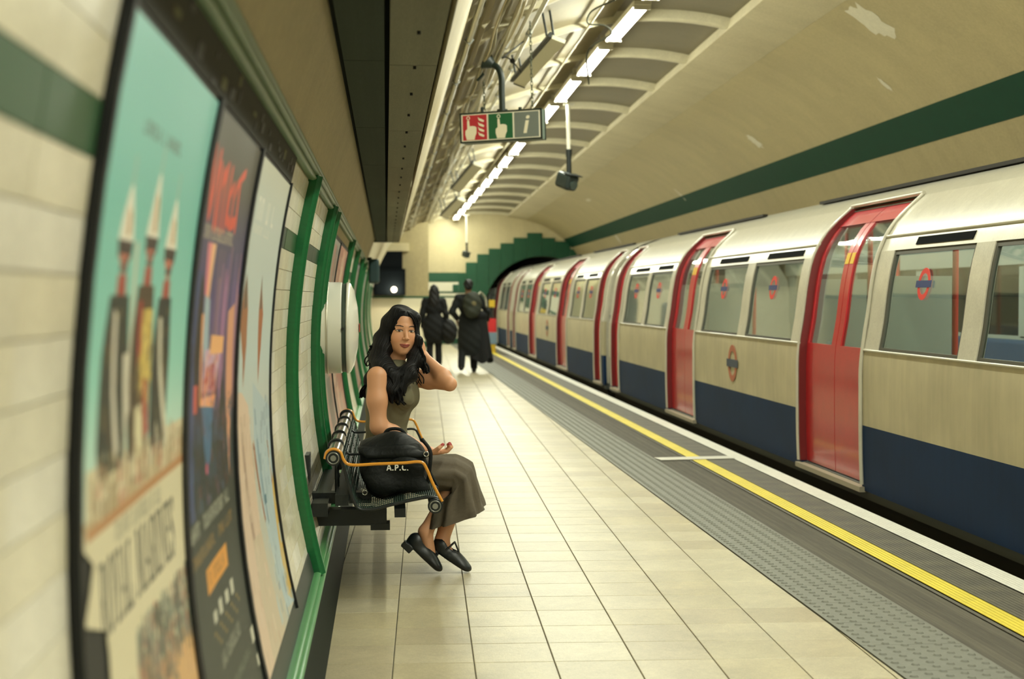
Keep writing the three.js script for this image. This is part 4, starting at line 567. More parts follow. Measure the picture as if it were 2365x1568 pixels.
  const limbs = uni(0.03, torso, cap(Rsh, 0.05, [-0.045, 0.86, -7.175], 0.046), cap([-0.045, 0.86, -7.175], 0.046, Rel, 0.038), cap(Rel, 0.038, mix3(Rel, Rwr, 0.3), 0.039), cap(mix3(Rel, Rwr, 0.3), 0.039, Rwr, 0.025), cap(Lsh, 0.048, mix3(Lsh, Lel, 0.5), 0.043), cap(mix3(Lsh, Lel, 0.5), 0.043, Lel, 0.034), cap(hipR, 0.07, kR, 0.042), cap(hipL, 0.075, kL, 0.05), neck);
  const limbs2 = uni(0.012, limbs, uni(0.02, cap(Lel, 0.034, mix3(Lel, Lwr, 0.3), 0.039), cap(mix3(Lel, Lwr, 0.3), 0.039, Lwr, 0.024)), uni(0.02, cap(kR, 0.042, mix3(kR, aR, 0.35), 0.042), cap(mix3(kR, aR, 0.35), 0.042, aR, 0.032), cap(aR, 0.034, [0.21, 0.1, -7.262], 0.03)), uni(0.02, cap(kL, 0.05, mix3(kL, aL, 0.35), 0.052), cap(mix3(kL, aL, 0.35), 0.052, aL, 0.034), cap(aL, 0.034, [0.312, 0.085, -7.3], 0.022)));
  const bodyF = p => max(limbs2(p), p[1] - 1.055 + 0 * p[0] > 0 && hypot(p[0] - 0.05, p[2] + 7.37) < 0.09 ? p[1] - 1.055 : -1);
  const bodyG = sdfGeo(bodyF, [-0.2, 0.0, -7.68], [0.53, 1.12, -7.02], 0.0085, () => skinC);
  // hands: palm and five jointed fingers each
  const fingersR = [], PR = [0.217, 0.609, -7.2], R = (x, y, z, r) => [PR[0] + x, PR[1] + y, PR[2] + z, r];
  const handR = uni(0.01, cap(Rwr, 0.025, [0.212, 0.611, -7.2], 0.022), ellD([0.234, 0.606, -7.202], [0.042, 0.015, 0.037]), chain([R(0.01, 0.0, 0.03, 0.012), R(0.035, 0.02, 0.045, 0.0105), R(0.055, 0.036, 0.036, 0.0085)]));
  const fR = [[0.022, 0.95], [0.006, 1.05], [-0.011, 1.0], [-0.026, 0.82]].map(([z, l]) => chain([R(0.05, -0.002, z, 0.0098), R(0.05 + 0.028 * l, 0.002, z * 1.1, 0.0092), R(0.05 + 0.046 * l, 0.02 * l, z * 1.1, 0.0085), R(0.05 + 0.038 * l, 0.037 * l, z, 0.0072)]));
  const handRF = p => { let d = handR(p); const q = fR.map(f => f(p)); return smin(d, min(...q), 0.006); };
  const handRG = sdfGeo(handRF, [0.15, 0.56, -7.28], [0.34, 0.68, -7.12], 0.003, p => (p[1] > 0.64 && p[0] > 0.262 ? nail : skinC));
  const PL = [0.178, 1.09, -7.44], Q = (x, y, z, r) => [PL[0] + x, PL[1] + y, PL[2] + z, r];
  const handL = uni(0.01, cap(Lwr, 0.024, [0.19, 1.07, -7.43], 0.021), ellD([0.172, 1.1, -7.44], [0.024, 0.045, 0.036]), chain([Q(0.0, -0.01, 0.03, 0.012), Q(-0.02, 0.025, 0.045, 0.0105), Q(-0.035, 0.05, 0.045, 0.0085)]));
  const fL = [[0.024, 0.95], [0.008, 1.05], [-0.01, 1], [-0.026, 0.85]].map(([z, l]) => chain([Q(-0.015, 0.045, z, 0.01), Q(-0.03, 0.045 + 0.035 * l, z, 0.0092), Q(-0.055, 0.045 + 0.055 * l, z, 0.0085), Q(-0.075, 0.045 + 0.062 * l, z, 0.0075)]));
  const handLG = sdfGeo(p => smin(handL(p), min(...fL.map(f => f(p))), 0.006), [0.06, 1.0, -7.52], [0.25, 1.22, -7.35], 0.003, () => skinC);
  put('body', mergeGeometries([bodyG, headG, handRG, handLG]), skinM);
  // sleeveless top: follows the trunk a little proud of it, high neck, open armholes
  const knit = M(0x6c6850, 0.85, { bumpMap: dataTex(128, (u, v) => gray(0.5 + 0.5 * sin(u * 2 * PI * 16)), false, 3, 3), bumpScale: 0.0015, sheen: 0.3 }), wool = M(0x655c4d, 0.92, { map: texSpeck, sheen: 0.4, sheenRoughness: 0.6 });
  const topF = p => max(uni(0.04, q => torso(q) - 0.008, cap([0.03, 0.975, -7.372], 0.064, [0.036, 1.03, -7.37], 0.058))(p) + 0.0015 * sin(p[1] * 70 + p[0] * 20), p[1] - 1.052, 0.5 - p[1], 0.052 - hypot(p[0] - Rsh[0] + 0.015, (p[1] - Rsh[1] + 0.03) * 0.7, p[2] - Rsh[2] - 0.02));
  put('sleeveless_top', sdfGeo(topF, [-0.2, 0.47, -7.64], [0.24, 1.08, -7.09], 0.0075), knit);
  // skirt: lofted rings from the waist over the knees to the hem
  const rings = [[-0.01, 0.6, 0.11, 0.16, 5], [0.0, 0.555, 0.13, 0.18, 30], [0.07, 0.51, 0.1, 0.185, 72], [0.16, 0.49, 0.088, 0.18, 88], [0.25, 0.486, 0.088, 0.17, 90], [0.325, 0.48, 0.092, 0.165, 80], [0.355, 0.45, 0.102, 0.168, 50], [0.35, 0.41, 0.104, 0.172, 28], [0.346, 0.35, 0.12, 0.178, 17], [0.347, 0.3, 0.134, 0.188, 17], [0.344, 0.266, 0.146, 0.194, 18]], RN = 60, SN = 44;
  const ringAt = v => { const f = v * (rings.length - 1), i = min(rings.length - 2, floor(f)), u = smooth(f - i) * 0.5 + (f - i) * 0.5; return rings[i].map((a, k) => lerp(a, rings[i + 1][k], u)); };
  const skirtPt = (u, v, sh) => { const [x, y, a, b, deg] = ringAt(v), an = u * 2 * PI, nrm = [cos((90 - deg) * D2R - PI / 2), sin((90 - deg) * D2R - PI / 2)], fold = 1 + (0.05 * sin(an * 4 + 1.2 + v * 1.5) + 0.075 * sin(an * 9 + v * 4) + 0.045 * sin(an * 15 - v * 9)) * smooth((v - 0.2) * 2) - sh / 0.1; const bx = lerp(1, 0.72, smooth((v - 0.4) * 3)), pw = w => Math.sign(w) * abs(w) ** bx, ca = pw(cos(an)) * a * fold, sb = pw(sin(an)) * b * fold; const d = [cos(deg * D2R), sin(deg * D2R)]; return [x + d[0] * ca * (deg > 45 ? 1 : 1), y + d[1] * ca, -7.35 + sb + 0.03 * (1 - v) * 0]; };
  const sk = merge([grid(SN, RN, (u, v) => skirtPt(u, v, 0), (u, v) => [u, v]), grid(SN, RN, (u, v) => skirtPt(1 - u, v, 0.004), (u, v) => [u, v]), grid(SN, 1, (u, v) => skirtPt(u, 1, v * 0.004), (u, v) => [u, v])]); wool.side = THREE.DoubleSide;
  put('skirt', sk, wool);
  // shoes
  const shoeM = M(0x0a1216, 0.38, { clearcoat: 0.25, clearcoatRoughness: 0.4 });
  const shoe = (heel, toe, name, strap) => {
    const d = V(toe, heel), l = hypot(...d), dx = d.map(v => v / l), w = [dx[2], 0, -dx[0]], wl = hypot(...w), wx = w.map(v => v / wl), up = [dx[1] * wx[2] - dx[2] * wx[1], dx[2] * wx[0] - dx[0] * wx[2], dx[0] * wx[1] - dx[1] * wx[0]], U = up[1] < 0 ? up.map(v => -v) : up;
    const l2 = p => { const q = V(p, heel); return [dot(q, dx), dot(q, U), dot(q, wx)]; };
    const bodyS = uni(0.02, ellD([0.045, 0.038, 0], [0.047, 0.04, 0.033]), ellD([0.12, 0.024, 0], [0.075, 0.036, 0.037]), ellD([0.185, 0.018, 0], [0.048, 0.024, 0.039]), ellD([0.09, 0.008, 0], [0.085, 0.014, 0.03]));
    const flat = q => max(bodyS(q), -q[1] - 0.002), open = ellD([0.078, 0.075, 0], [0.058, 0.036, 0.027]);
    const f = p => { const q = l2(p); let s = max(flat(q), -open(q)); s = min(s, max(abs(q[0] - 0.028) - 0.028, abs(q[1] + 0.014) - 0.017, abs(q[2]) - 0.03)); return s; };
    const lo = [0, 1, 2].map(i => min(heel[i], toe[i]) - 0.07), hi = [0, 1, 2].map(i => max(heel[i], toe[i]) + 0.09); put(name, sdfGeo(f, lo, hi, 0.0042), shoeM);
    if (strap) { const g = (a, b, c) => [0, 1, 2].map(i => heel[i] + dx[i] * a + U[i] * b + wx[i] * c); put('shoe_strap', merge([tube([g(0.075, 0.04, 0.036), g(0.085, 0.075, 0.026), g(0.088, 0.088, 0), g(0.085, 0.075, -0.026), g(0.075, 0.04, -0.036)], 0.005, 24, 6), tube([g(0.088, 0.088, 0), g(0.115, 0.07, 0), g(0.14, 0.052, 0)], 0.005, 12, 6)]), shoeM); }
  };
  shoe([0.09, 0.165, -7.258], [0.252, 0.008, -7.25], 'shoe', false); shoe([0.215, 0.125, -7.31], [0.394, 0.004, -7.275], 'shoe', true);
  // hair
  const hairM = M(0x07080a, 0.55, { specularIntensity: 0.5, bumpMap: dataTex(256, (u, v) => gray(fbm(u, v * 0.06, 40, 3, 63)), false, 7, 2), bumpScale: 0.006 }), wave = p => 0.004 * sin(p[1] * 60 + p[0] * 25) + 0.003 * sin(p[1] * 37 - p[2] * 60 + p[0] * 40);
  const capL = uni(0.02, ellD([0, 0.031, -0.028], [0.088, 0.096, 0.104]), cap([-0.07, 0.04, 0.0], 0.034, [-0.082, -0.09, 0.01], 0.032), cap([0.066, 0.035, 0.0], 0.03, [0.078, -0.1, 0.022], 0.022), ellD([0, -0.06, -0.075], [0.085, 0.11, 0.055]), ellD([-0.04, 0.068, 0.02], [0.042, 0.04, 0.042]), ellD([0.058, 0.056, 0.016], [0.03, 0.04, 0.04]));
  const faceCut = uni(0.03, ellD([0.005, -0.05, 0.085], [0.06, 0.075, 0.08]), ellD([0.016, 0.042, 0.1], [0.022, 0.042, 0.06]));
  const hairF = p => { const q = L(p); let d = max(capL(q), -faceCut(q)); const m = uni(0.03, chain([[-0.015, 1.16, -7.35, 0.045], [-0.03, 1.06, -7.31, 0.055], [-0.005, 0.985, -7.25, 0.06], [0.03, 0.915, -7.215, 0.05], [0.045, 0.87, -7.2, 0.022]]), chain([[0.15, 1.13, -7.32, 0.022], [0.135, 1.05, -7.3, 0.032], [0.105, 0.985, -7.25, 0.048], [0.07, 0.93, -7.22, 0.036]]), chain([[-0.03, 1.1, -7.42, 0.05], [-0.05, 1.0, -7.42, 0.045], [-0.09, 0.93, -7.42, 0.025]]), chain([[0.155, 1.15, -7.3, 0.016], [0.168, 1.06, -7.3, 0.016], [0.185, 0.99, -7.3, 0.008]]))(p); return smin(d, m, 0.03) + wave(p); };
  put('hair', sdfGeo(hairF, [-0.15, 0.82, -7.52], [0.25, 1.34, -7.12], 0.006), hairM);
  const q = mulberry(33), strands = []; const lock = (a, b, n, spread, r) => { for (let i = 0; i < n; i++) { const o = [0, 1, 2].map(() => (q() - 0.5) * spread), k = 5, pts = []; for (let j = 0; j <= k; j++) { const f = j / k, m = mix3(a, b, f), wv = 0.012 * sin(f * 7 + i); pts.push([m[0] + o[0] * (0.4 + f) + wv, m[1] + o[1] * 0.4, m[2] + o[2] * (0.4 + f) + 0.5 * wv]); } strands.push(tube(pts, r * (0.6 + q()), 14, 5)); } };
  lock([0.158, 1.12, -7.29], [0.195, 0.985, -7.29], 9, 0.02, 0.004); lock([0.14, 1.06, -7.28], [0.16, 0.93, -7.28], 6, 0.03, 0.0022); lock([0.0, 0.98, -7.2], [0.05, 0.845, -7.19], 14, 0.05, 0.0035); lock([-0.07, 1.12, -7.33], [-0.085, 1.02, -7.32], 7, 0.03, 0.003); lock([-0.06, 1.0, -7.4], [-0.125, 0.86, -7.42], 10, 0.02, 0.005); lock([0.07, 0.98, -7.2], [0.06, 0.88, -7.185], 10, 0.05, 0.003);
  for (let i = 0; i < 26; i++) { const a = q(), b = (q() - 0.5) * 0.012; strands.push(tube([G(0.006 + 0.03 * a, 0.1 - 0.01 * a, 0.06), G(0.026 + 0.028 * a + b, 0.07, 0.082 - 0.012 * a), G(0.044 + 0.022 * a + b, 0.036 + b, 0.079 - 0.018 * a), G(0.062 + 0.01 * a, -0.012 + 2 * b, 0.06 - 0.012 * a)], 0.0009 + 0.0012 * q(), 14, 4)); }
  for (let i = 0; i < 20; i++) { const a = q(), b = (q() - 0.5) * 0.01; strands.push(tube([G(-0.004 - 0.02 * a, 0.1, 0.062), G(-0.034 - 0.014 * a + b, 0.07, 0.07), G(-0.056 - 0.006 * a, 0.02 + b, 0.055), G(-0.062 - 0.006 * a, -0.05, 0.045 + b)], 0.001 + 0.0016 * q(), 14, 4)); }
  put('hair_locks', merge(strands), hairM).userData.kind = 'stuff';
}
// ---------------------------------------------------------------- two people walking away
function walker(pos, label, o) {
  const t = thing('person', label, 'person', pos), S = o.height / 1.7, c = (x, y, z, r) => [x * S, y * S, z * S, r * S], put = (n, g, m) => mesh(n, g, m, t), skinW = lin('#8d6a52'), dk = lin('#0c0f10');
  const l = (a, b) => cap(a, a[3], b, b[3]);
  const f = uni(0.03, ellD(c(0, 1.6, 0.005), [0.075 * S, 0.105 * S, 0.09 * S]), l(c(0, 1.5, 0, 0.055), c(0, 1.42, 0, 0.06)), ellD(c(0, 1.25, 0), [0.17 * S, 0.2 * S, 0.11 * S]), ellD(c(0, 1.0, 0), [0.15 * S, 0.16 * S, 0.11 * S]), l(c(-0.17, 1.38, 0, 0.055), c(0.17, 1.38, 0, 0.055)),
    l(c(-0.19, 1.37, 0, 0.05), c(...o.elL, 0.042)), l(c(...o.elL, 0.042), c(...o.haL, 0.03)), l(c(0.19, 1.37, 0, 0.05), c(...o.elR, 0.042)), l(c(...o.elR, 0.042), c(...o.haR, 0.03)),
    l(c(-0.085, 0.92, 0, 0.085), c(...o.knL, 0.058)), l(c(...o.knL, 0.058), c(...o.anL, 0.04)), l(c(0.085, 0.92, 0, 0.085), c(...o.knR, 0.058)), l(c(...o.knR, 0.058), c(...o.anR, 0.04)));
  const hand = h => uni(0.008, ellD(c(h[0], h[1] - 0.05, h[2]), [0.022 * S, 0.05 * S, 0.038 * S]), ...[-0.027, -0.009, 0.009, 0.026].map((z, i) => chain([c(h[0], h[1] - 0.085, h[2] + z, 0.0095), c(h[0] + 0.005, h[1] - 0.12 - 0.004 * (i % 3), h[2] + z, 0.0088), c(h[0] + 0.018, h[1] - 0.143, h[2] + z * 0.9, 0.0075)])), chain([c(h[0], h[1] - 0.03, h[2] - 0.035, 0.011), c(h[0] + 0.008, h[1] - 0.07, h[2] - 0.05, 0.0095), c(h[0] + 0.014, h[1] - 0.095, h[2] - 0.045, 0.008)]));
  const hb = h => [[h[0] * S - 0.1, h[1] * S - 0.19, h[2] * S - 0.1], [h[0] * S + 0.1, h[1] * S + 0.02, h[2] * S + 0.1]];
  const parts = [sdfGeo(f, [-0.5 * S, 0.02, -0.45 * S], [0.5 * S, 1.75 * S, 0.45 * S], 0.014, p => (p[1] > 1.44 * S ? skinW : dk))];
  for (const h of [o.haL, o.haR]) parts.push(sdfGeo(hand(h), ...hb(h), 0.004, () => skinW));
  put('body', mergeGeometries(parts), skinM);
  const cloth = M(o.cloth, 0.85), f2 = p => uni(0.03, q => f(q) - 0.018, ...(o.skirt ? [ellD(c(...o.skirt[0]), o.skirt[1].map(v => v * S))] : []))(p) + 0.004 * sin(p[1] * 40 + p[0] * 30);
  put('coat', sdfGeo(p => max(f2(p), p[1] - 1.45 * S, o.coatTo * S - p[1]), [-0.5 * S, 0.3, -0.45 * S], [0.5 * S, 1.5 * S, 0.45 * S], 0.014), cloth);
  put('trousers', sdfGeo(p => max(f(p) - 0.012 - 0.012 * smooth((0.5 - p[1]) * 3), p[1] - 0.98 * S, 0.07 - p[1]), [-0.4 * S, 0.02, -0.45 * S], [0.4 * S, 1.05 * S, 0.45 * S], 0.013), M(0x0b0f12, 0.85));
  for (const a of [o.anL, o.anR]) put('shoe', sdfGeo(uni(0.02, cap(c(a[0], a[1] - 0.035, a[2] + 0.03), 0.04, c(a[0], a[1] - 0.045 + (o.heel?.(a) ?? 0), a[2] - 0.16), 0.034), cap(c(a[0], a[1], a[2]), 0.045, c(a[0], a[1] - 0.04, a[2]), 0.042)), [a[0] * S - 0.09, a[1] * S - 0.12, a[2] * S - 0.26], [a[0] * S + 0.09, a[1] * S + 0.08, a[2] * S + 0.12], 0.01), M(0x080a0c, 0.45));
  const hf = o.long ? uni(0.04, ellD(c(0, 1.61, 0.015), [0.095 * S, 0.115 * S, 0.105 * S]), ellD(c(0, 1.5, 0.07), [0.115 * S, 0.16 * S, 0.06 * S]), ellD(c(0, 1.36, 0.1), [0.1 * S, 0.12 * S, 0.045 * S])) : uni(0.03, ellD(c(0, 1.635, 0.012), [0.088 * S, 0.09 * S, 0.1 * S]), ellD(c(0, 1.58, 0.06), [0.075 * S, 0.06 * S, 0.05 * S]));
  put('hair', sdfGeo(p => hf(p) + 0.004 * sin(p[1] * 50 + p[0] * 70), [-0.2, 1.15 * S, -0.16], [0.2, 1.78 * S, 0.25], 0.012), M(0x0c0c0d, 0.6));
  return t;
}
walker([1.47, 0, -26.6], 'person walking away in a long dark coat with a rucksack, farther right', { height: 1.66, skirt: [[0.05, 0.62, 0.02], [0.25, 0.45, 0.17]], cloth: 0x0c1213, elL: [-0.3, 1.12, 0.02], haL: [-0.2, 1.0, -0.2], elR: [0.34, 1.14, 0.0], haR: [0.36, 0.98, -0.18], knL: [-0.11, 0.5, -0.02], anL: [-0.14, 0.13, 0.2], knR: [0.1, 0.5, -0.1], anR: [0.11, 0.085, -0.1], coatTo: 0.25 });
walker([0.92, 0, -28.6], 'person walking away with long dark hair and a large black bag at the hip', { height: 1.58, cloth: 0x080c0e, elL: [-0.25, 1.1, 0.02], haL: [-0.23, 0.86, -0.04], elR: [0.24, 1.12, 0.04], haR: [0.27, 0.88, 0.0], knL: [-0.09, 0.5, -0.05], anL: [-0.1, 0.09, 0.03], knR: [0.09, 0.5, -0.08], anR: [0.1, 0.085, -0.06], coatTo: 0.5, skirt: [[0.0, 0.8, 0.02], [0.24, 0.34, 0.16]], long: true });
{
  let t = thing('backpack', 'dark olive rucksack on the back of the walker farther right', 'bag', [1.53, 0.98, -26.47]);
  mesh('body', sdfGeo(p => uni(0.03, ellD([0, 0.24, 0.06], [0.17, 0.24, 0.11]), ellD([0, 0.12, 0.1], [0.13, 0.12, 0.09]))(p) + 0.004 * sin(p[1] * 45 + p[0] * 30), [-0.22, -0.05, -0.1], [0.22, 0.52, 0.24], 0.012), M(0x2a2f24, 0.75), t); mesh('shoulder_strap', tube([[0.11, 0.42, 0.06], [0.16, 0.46, -0.05], [0.24, 0.36, -0.08], [0.26, 0.2, 0.0]], 0.02, 20, 8), M(0x8a8672, 0.7), t); mesh('pocket_badge', sdfGeo(ellD([0.02, 0.26, 0.162], [0.05, 0.05, 0.014]), [-0.05, 0.19, 0.12], [0.09, 0.33, 0.19], 0.007), M(0x6a6242, 0.7), t);
  t = thing('draped_coat', 'black garment hanging at the right side of the walker with the rucksack', 'coat', [1.72, 0.2, -26.55]);
  mesh('cloth', grid(40, 24, (u, v) => { const a = u * 2 * PI, r = lerp(0.11, 0.2, v), f = 1 + 0.18 * sin(a * 5 + v * 2) * v; return [cos(a) * r * f * 0.95 + 0.02 * v - 0.04, lerp(0.86, 0.02 + 0.05 * sin(a * 3), v), sin(a) * r * f * 0.55]; }), M(0x090c0f, 0.85, { side: THREE.DoubleSide }), t); mesh('fold', sdfGeo(ellD([-0.04, 0.83, 0], [0.13, 0.09, 0.1]), [-0.2, 0.7, -0.13], [0.13, 0.95, 0.13], 0.012), M(0x090c0f, 0.85), t);
  t = thing('shoulder_bag', 'large black shoulder bag carried by the long haired walker', 'bag', [1.2, 0.46, -28.55]);
  mesh('body', sdfGeo(p => ellD([0, 0.24, 0], [0.17, 0.25, 0.13])(p) + 0.006 * sin(p[1] * 40 + p[0] * 34), [-0.22, -0.05, -0.18], [0.22, 0.54, 0.18], 0.012), M(0x090d10, 0.7), t); mesh('bag_strap', tube([[-0.02, 0.45, 0], [-0.07, 0.62, 0], [-0.12, 0.82, 0.02]], 0.016, 16, 8), M(0x090d10, 0.7), t);
}
// ---------------------------------------------------------------- white drum (hose reel housing) on the wall
{
  const t = thing('hose_reel_housing', 'white round drum fixed to the curved wall behind the seated woman', 'drum', [-0.4, 1.178, -8.82]), w = M(0xe0dfd2, 0.3, { clearcoat: 0.5 });
  const lathe = pts => { const g = new THREE.LatheGeometry(pts.map(([r, x]) => new THREE.Vector2(r, x)), 48); g.rotateZ(-PI / 2); return g; };
  mesh('rear_shell', lathe([[0, 0.0], [0.262, 0.0], [0.27, 0.012], [0.27, 0.135], [0.264, 0.142], [0, 0.142]]), w, t); mesh('band', lathe([[0.266, 0.05], [0.2735, 0.052], [0.2735, 0.062], [0.266, 0.064]]), mats.galv, t);
  mesh('seam', lathe([[0.25, 0.14], [0.262, 0.142], [0.262, 0.168], [0.25, 0.17]]), M(0x3c4a40, 0.5), t); mesh('front_cover', lathe([[0.2, 0.165], [0.268, 0.167], [0.27, 0.176], [0.262, 0.19], [0.22, 0.212], [0.12, 0.232], [0, 0.24]]), w, t);
  mesh('red_label', box(0.003, 0.05, 0.1, 0.243, 0.0, 0.0), M(0xb02a2a, 0.5), t); mesh('bolt', rod([0.15, 0.0, 0.266], [0.15, 0, 0.276], 0.008, 8), mats.dark, t);
}
{ const t = thing('fire_call_point', 'small red call point box with black top on the wall just right of the drum', 'call point', [-0.375, 1.1, -11]); mesh('box', rbox(0.14, 0.13, 0.12, 0.01, 0.07, 0.065, 0), M(0xb02028, 0.4), t); mesh('cap', rbox(0.15, 0.06, 0.13, 0.01, 0.07, 0.16, 0), mats.black, t); }
// dark recess cabinet with a lamp, high on the far left corner, and a projecting box before it
{ const t = thing('equipment_cabinet', 'large dark cabinet with a small round lamp high on the far left corner', 'cabinet', [0.09, 1.4, -40.15]); mesh('body', merge([rbox(0.86, 0.72, 0.4, 0.02, 0, 0.36, 0), rbox(0.7, 0.48, 0.36, 0.02, 0.0, 0.95, -0.02)]), M(0x060c10, 0.8, { specularIntensity: 0.2 }), t); mesh('door', box(0.72, 0.6, 0.02, 0, 0.36, 0.2), M(0x081015, 0.8, { specularIntensity: 0.2 }), t);
  const lm = mesh('lamp', new THREE.SphereGeometry(0.075, 16, 12), new THREE.MeshStandardMaterial({ color: 0xffffff, emissive: 0xffeecc, emissiveIntensity: 1.1 }), t); lm.position.set(0.12, 0.16, 0.24); const pl = new THREE.PointLight(0xffeecc, 0.4, 0, 2); pl.position.set(0.12, 0.16, 0.4); pl.castShadow = true; t.add(pl); }
{ const t = thing('projecting_box', 'small dark teal box projecting from the left wall far away', 'wall box', [-0.21, 1.56, -22]); mesh('housing', rbox(0.16, 0.36, 0.3, 0.04, 0.03, 0.18, 0), M(0x1c3a3c, 0.4), t); mesh('bracket', box(0.1, 0.05, 0.05, -0.05, 0.36, 0), mats.dark, t); }
// ---------------------------------------------------------------- hanging emergency sign
{
  const t = thing('hanging_sign', 'hanging sign with red, green and grey pictogram panels', 'sign', [1.065, 2.775, -13.5]), W = 0.765, H = 0.272, D = 0.12;
  t.rotation.set(0, -0.38, 0.028); const fr = M(0x17251f, 0.45);
  mesh('case', merge([box(W, H, D, 0, H / 2, 0)]), M(0x5d6a60, 0.5), t);
  for (const s of [-1, 1]) { mesh('frame', merge([box(W + 0.012, 0.016, 0.012, 0, 0.006, s * D / 2), box(W + 0.012, 0.016, 0.012, 0, H - 0.006, s * D / 2), box(0.016, H, 0.012, -W / 2, H / 2, s * D / 2), box(0.016, H, 0.012, W / 2, H / 2, s * D / 2)]), fr, t); }
  const face = mesh('white_face', box(W - 0.016, H - 0.016, 0.004, 0, H / 2, D / 2 + 0.002), M(0xe6e3d2, 0.5), t), pw = (W - 0.075) / 3, z = D / 2 + 0.005;
  const shp = (pts) => { const s = new THREE.Shape(); pts.forEach(([x, y], i) => (i ? s.lineTo(x, y) : s.moveTo(x, y))); s.closePath(); return new THREE.ExtrudeGeometry(s, { depth: 0.0015, bevelEnabled: false }); }, pict = M(0xe2dcc4, 0.5);
  const hand = (ox, oy) => [shp([[-0.045, -0.09], [0.03, -0.09], [0.036, -0.06], [0.05, -0.03], [0.05, 0.02], [0.036, 0.032], [0.01, 0.036], [-0.014, 0.034], [-0.018, 0.085], [-0.03, 0.09], [-0.038, 0.083], [-0.038, 0.01], [-0.056, -0.004], [-0.058, -0.04]]).translate(ox, oy - 0.02, 0), new THREE.TorusGeometry(0.014, 0.0035, 4, 16).translate(ox - 0.027, oy + 0.088, 0.001)];
  [[0, 0xb02230], [1, 0x0c5a34], [2, 0x6c7570]].forEach(([k, col]) => {
    const cx = -W / 2 + 0.022 + pw / 2 + k * (pw + 0.0155), cy = H / 2, p = mesh('panel', box(pw, H - 0.045, 0.002, cx, cy, z), M(col, 0.5), t); let g;
    if (k === 0) { g = hand(cx - 0.035, cy); for (let i = 0; i < 4; i++) { const y = 0.075 - i * 0.045; g.push(shp([[0.03, y + 0.02], [0.045, y + 0.005], [0.065, y + 0.0], [0.09, y - 0.014], [0.085, y - 0.03], [0.06, y - 0.022], [0.04, y - 0.012]]).translate(cx, cy, 0)); } }
    else if (k === 1) g = hand(cx + 0.01, cy);
    else { const tx = new TextGeometry('i', { font, size: 0.15, depth: 0.0015, curveSegments: 6 }); tx.applyMatrix4(new THREE.Matrix4().makeShear(0, 0, 0.2, 0, 0, 0)); tx.computeBoundingBox(); const b = tx.boundingBox; g = [tx.translate(-(b.min.x + b.max.x) / 2 + cx, cy - 0.078, 0)]; }
    mesh('pictogram', merge(g).translate(0, 0, z + 0.001), pict, p);
  });
  const chainLinks = (x, y0, y1) => { const g = []; for (let y = y0, i = 0; y < y1; y += 0.036, i++) { const l = new THREE.TorusGeometry(0.0135, 0.004, 6, 12); l.scale(0.75, 1.6, 1); if (i % 2) l.rotateY(PI / 2); l.translate(x, y, 0); g.push(l); } return merge(g); };
  mesh('chain', chainLinks(-0.17, H + 0.02, 0.56), M(0x4a4e3c, 0.5, { metalness: 0.5 }), t).userData.kind = 'stuff'; mesh('chain', chainLinks(0.285, H + 0.02, 1.06), M(0x4a4e3c, 0.5, { metalness: 0.5 }), t).userData.kind = 'stuff';
  mesh('lug', merge([rod([-0.19, H, 0], [-0.19, H + 0.035, 0], 0.014, 8), new THREE.SphereGeometry(0.018, 10, 8).translate(-0.19, H + 0.04, 0)]), fr, t); mesh('lug', rod([0.17, H, 0], [0.17, H + 0.03, 0], 0.016, 8), fr, t); mesh('hook_bar', box(0.09, 0.02, 0.02, -0.2, 0.6, 0, 0, 0, 0.75), fr, t);
  mesh('feed_pipe', tube([[0.0, H - 0.01, 0], [0.0, 0.45, 0], [-0.002, 0.6, 0], [-0.03, 0.67, 0], [-0.09, 0.71, 0]], 0.029, 40, 12), fr, t); mesh('feed_flange', rod([-0.075, 0.702, 0], [-0.14, 0.745, 0], 0.034, 16, 0.085), fr, t); mesh('pipe_collar', rod([0, H, 0], [0, H + 0.02, 0], 0.05, 14), fr, t);
}
// slim ceiling boxes hung obliquely under the crown, left of the lamps
function crownBox(label, a, b, w, h, legs) {
  const A = new THREE.Vector3(...a), B = new THREE.Vector3(...b), c = A.clone().add(B).multiplyScalar(0.5), t = thing('crown_display', label, 'display box', c.toArray()); t.lookAt(B); const l = A.distanceTo(B);
  mesh('housing', box(w, h, l, 0, 0, 0, 0, 0, 0.35), M(0xd8d4bc, 0.45), t); mesh('edge_frame', box(0.03, h + 0.012, l + 0.02, w / 2 + 0.012, 0.04, 0, 0, 0, 0.35), M(0x141a16, 0.5), t); mesh('end_bar', box(w, 0.02, 0.02, 0, -h / 2, l / 2, 0, 0, 0.35), M(0x141a16, 0.5), t);
  for (const z of legs) mesh('hanger', merge([rod([w / 2, 0.05, z * l], [w * 0.9, 0.34, z * l], 0.012, 6), rod([0, 0.05, z * l], [w * 0.35, 0.34, z * l], 0.012, 6)]), M(0x1c221d, 0.5), t);
  return t;
}
crownBox('slim white box with black edge hung under the crown, above the pictogram sign', [1.575, 3.71, -13.5], [1.41, 3.62, -15.7], 0.13, 0.035, [0.42, -0.4]);
crownBox('slim dark edged box hung under the crown, left of the lamps beyond the sign', [1.52, 3.55, -24.5], [1.3, 3.35, -27.5], 0.16, 0.05, [0.4, -0.4]);
crownBox('slim dark edged box farthest along the crown', [1.5, 3.3, -29.5], [1.3, 3.15, -33], 0.16, 0.05, [0.4, -0.4]);
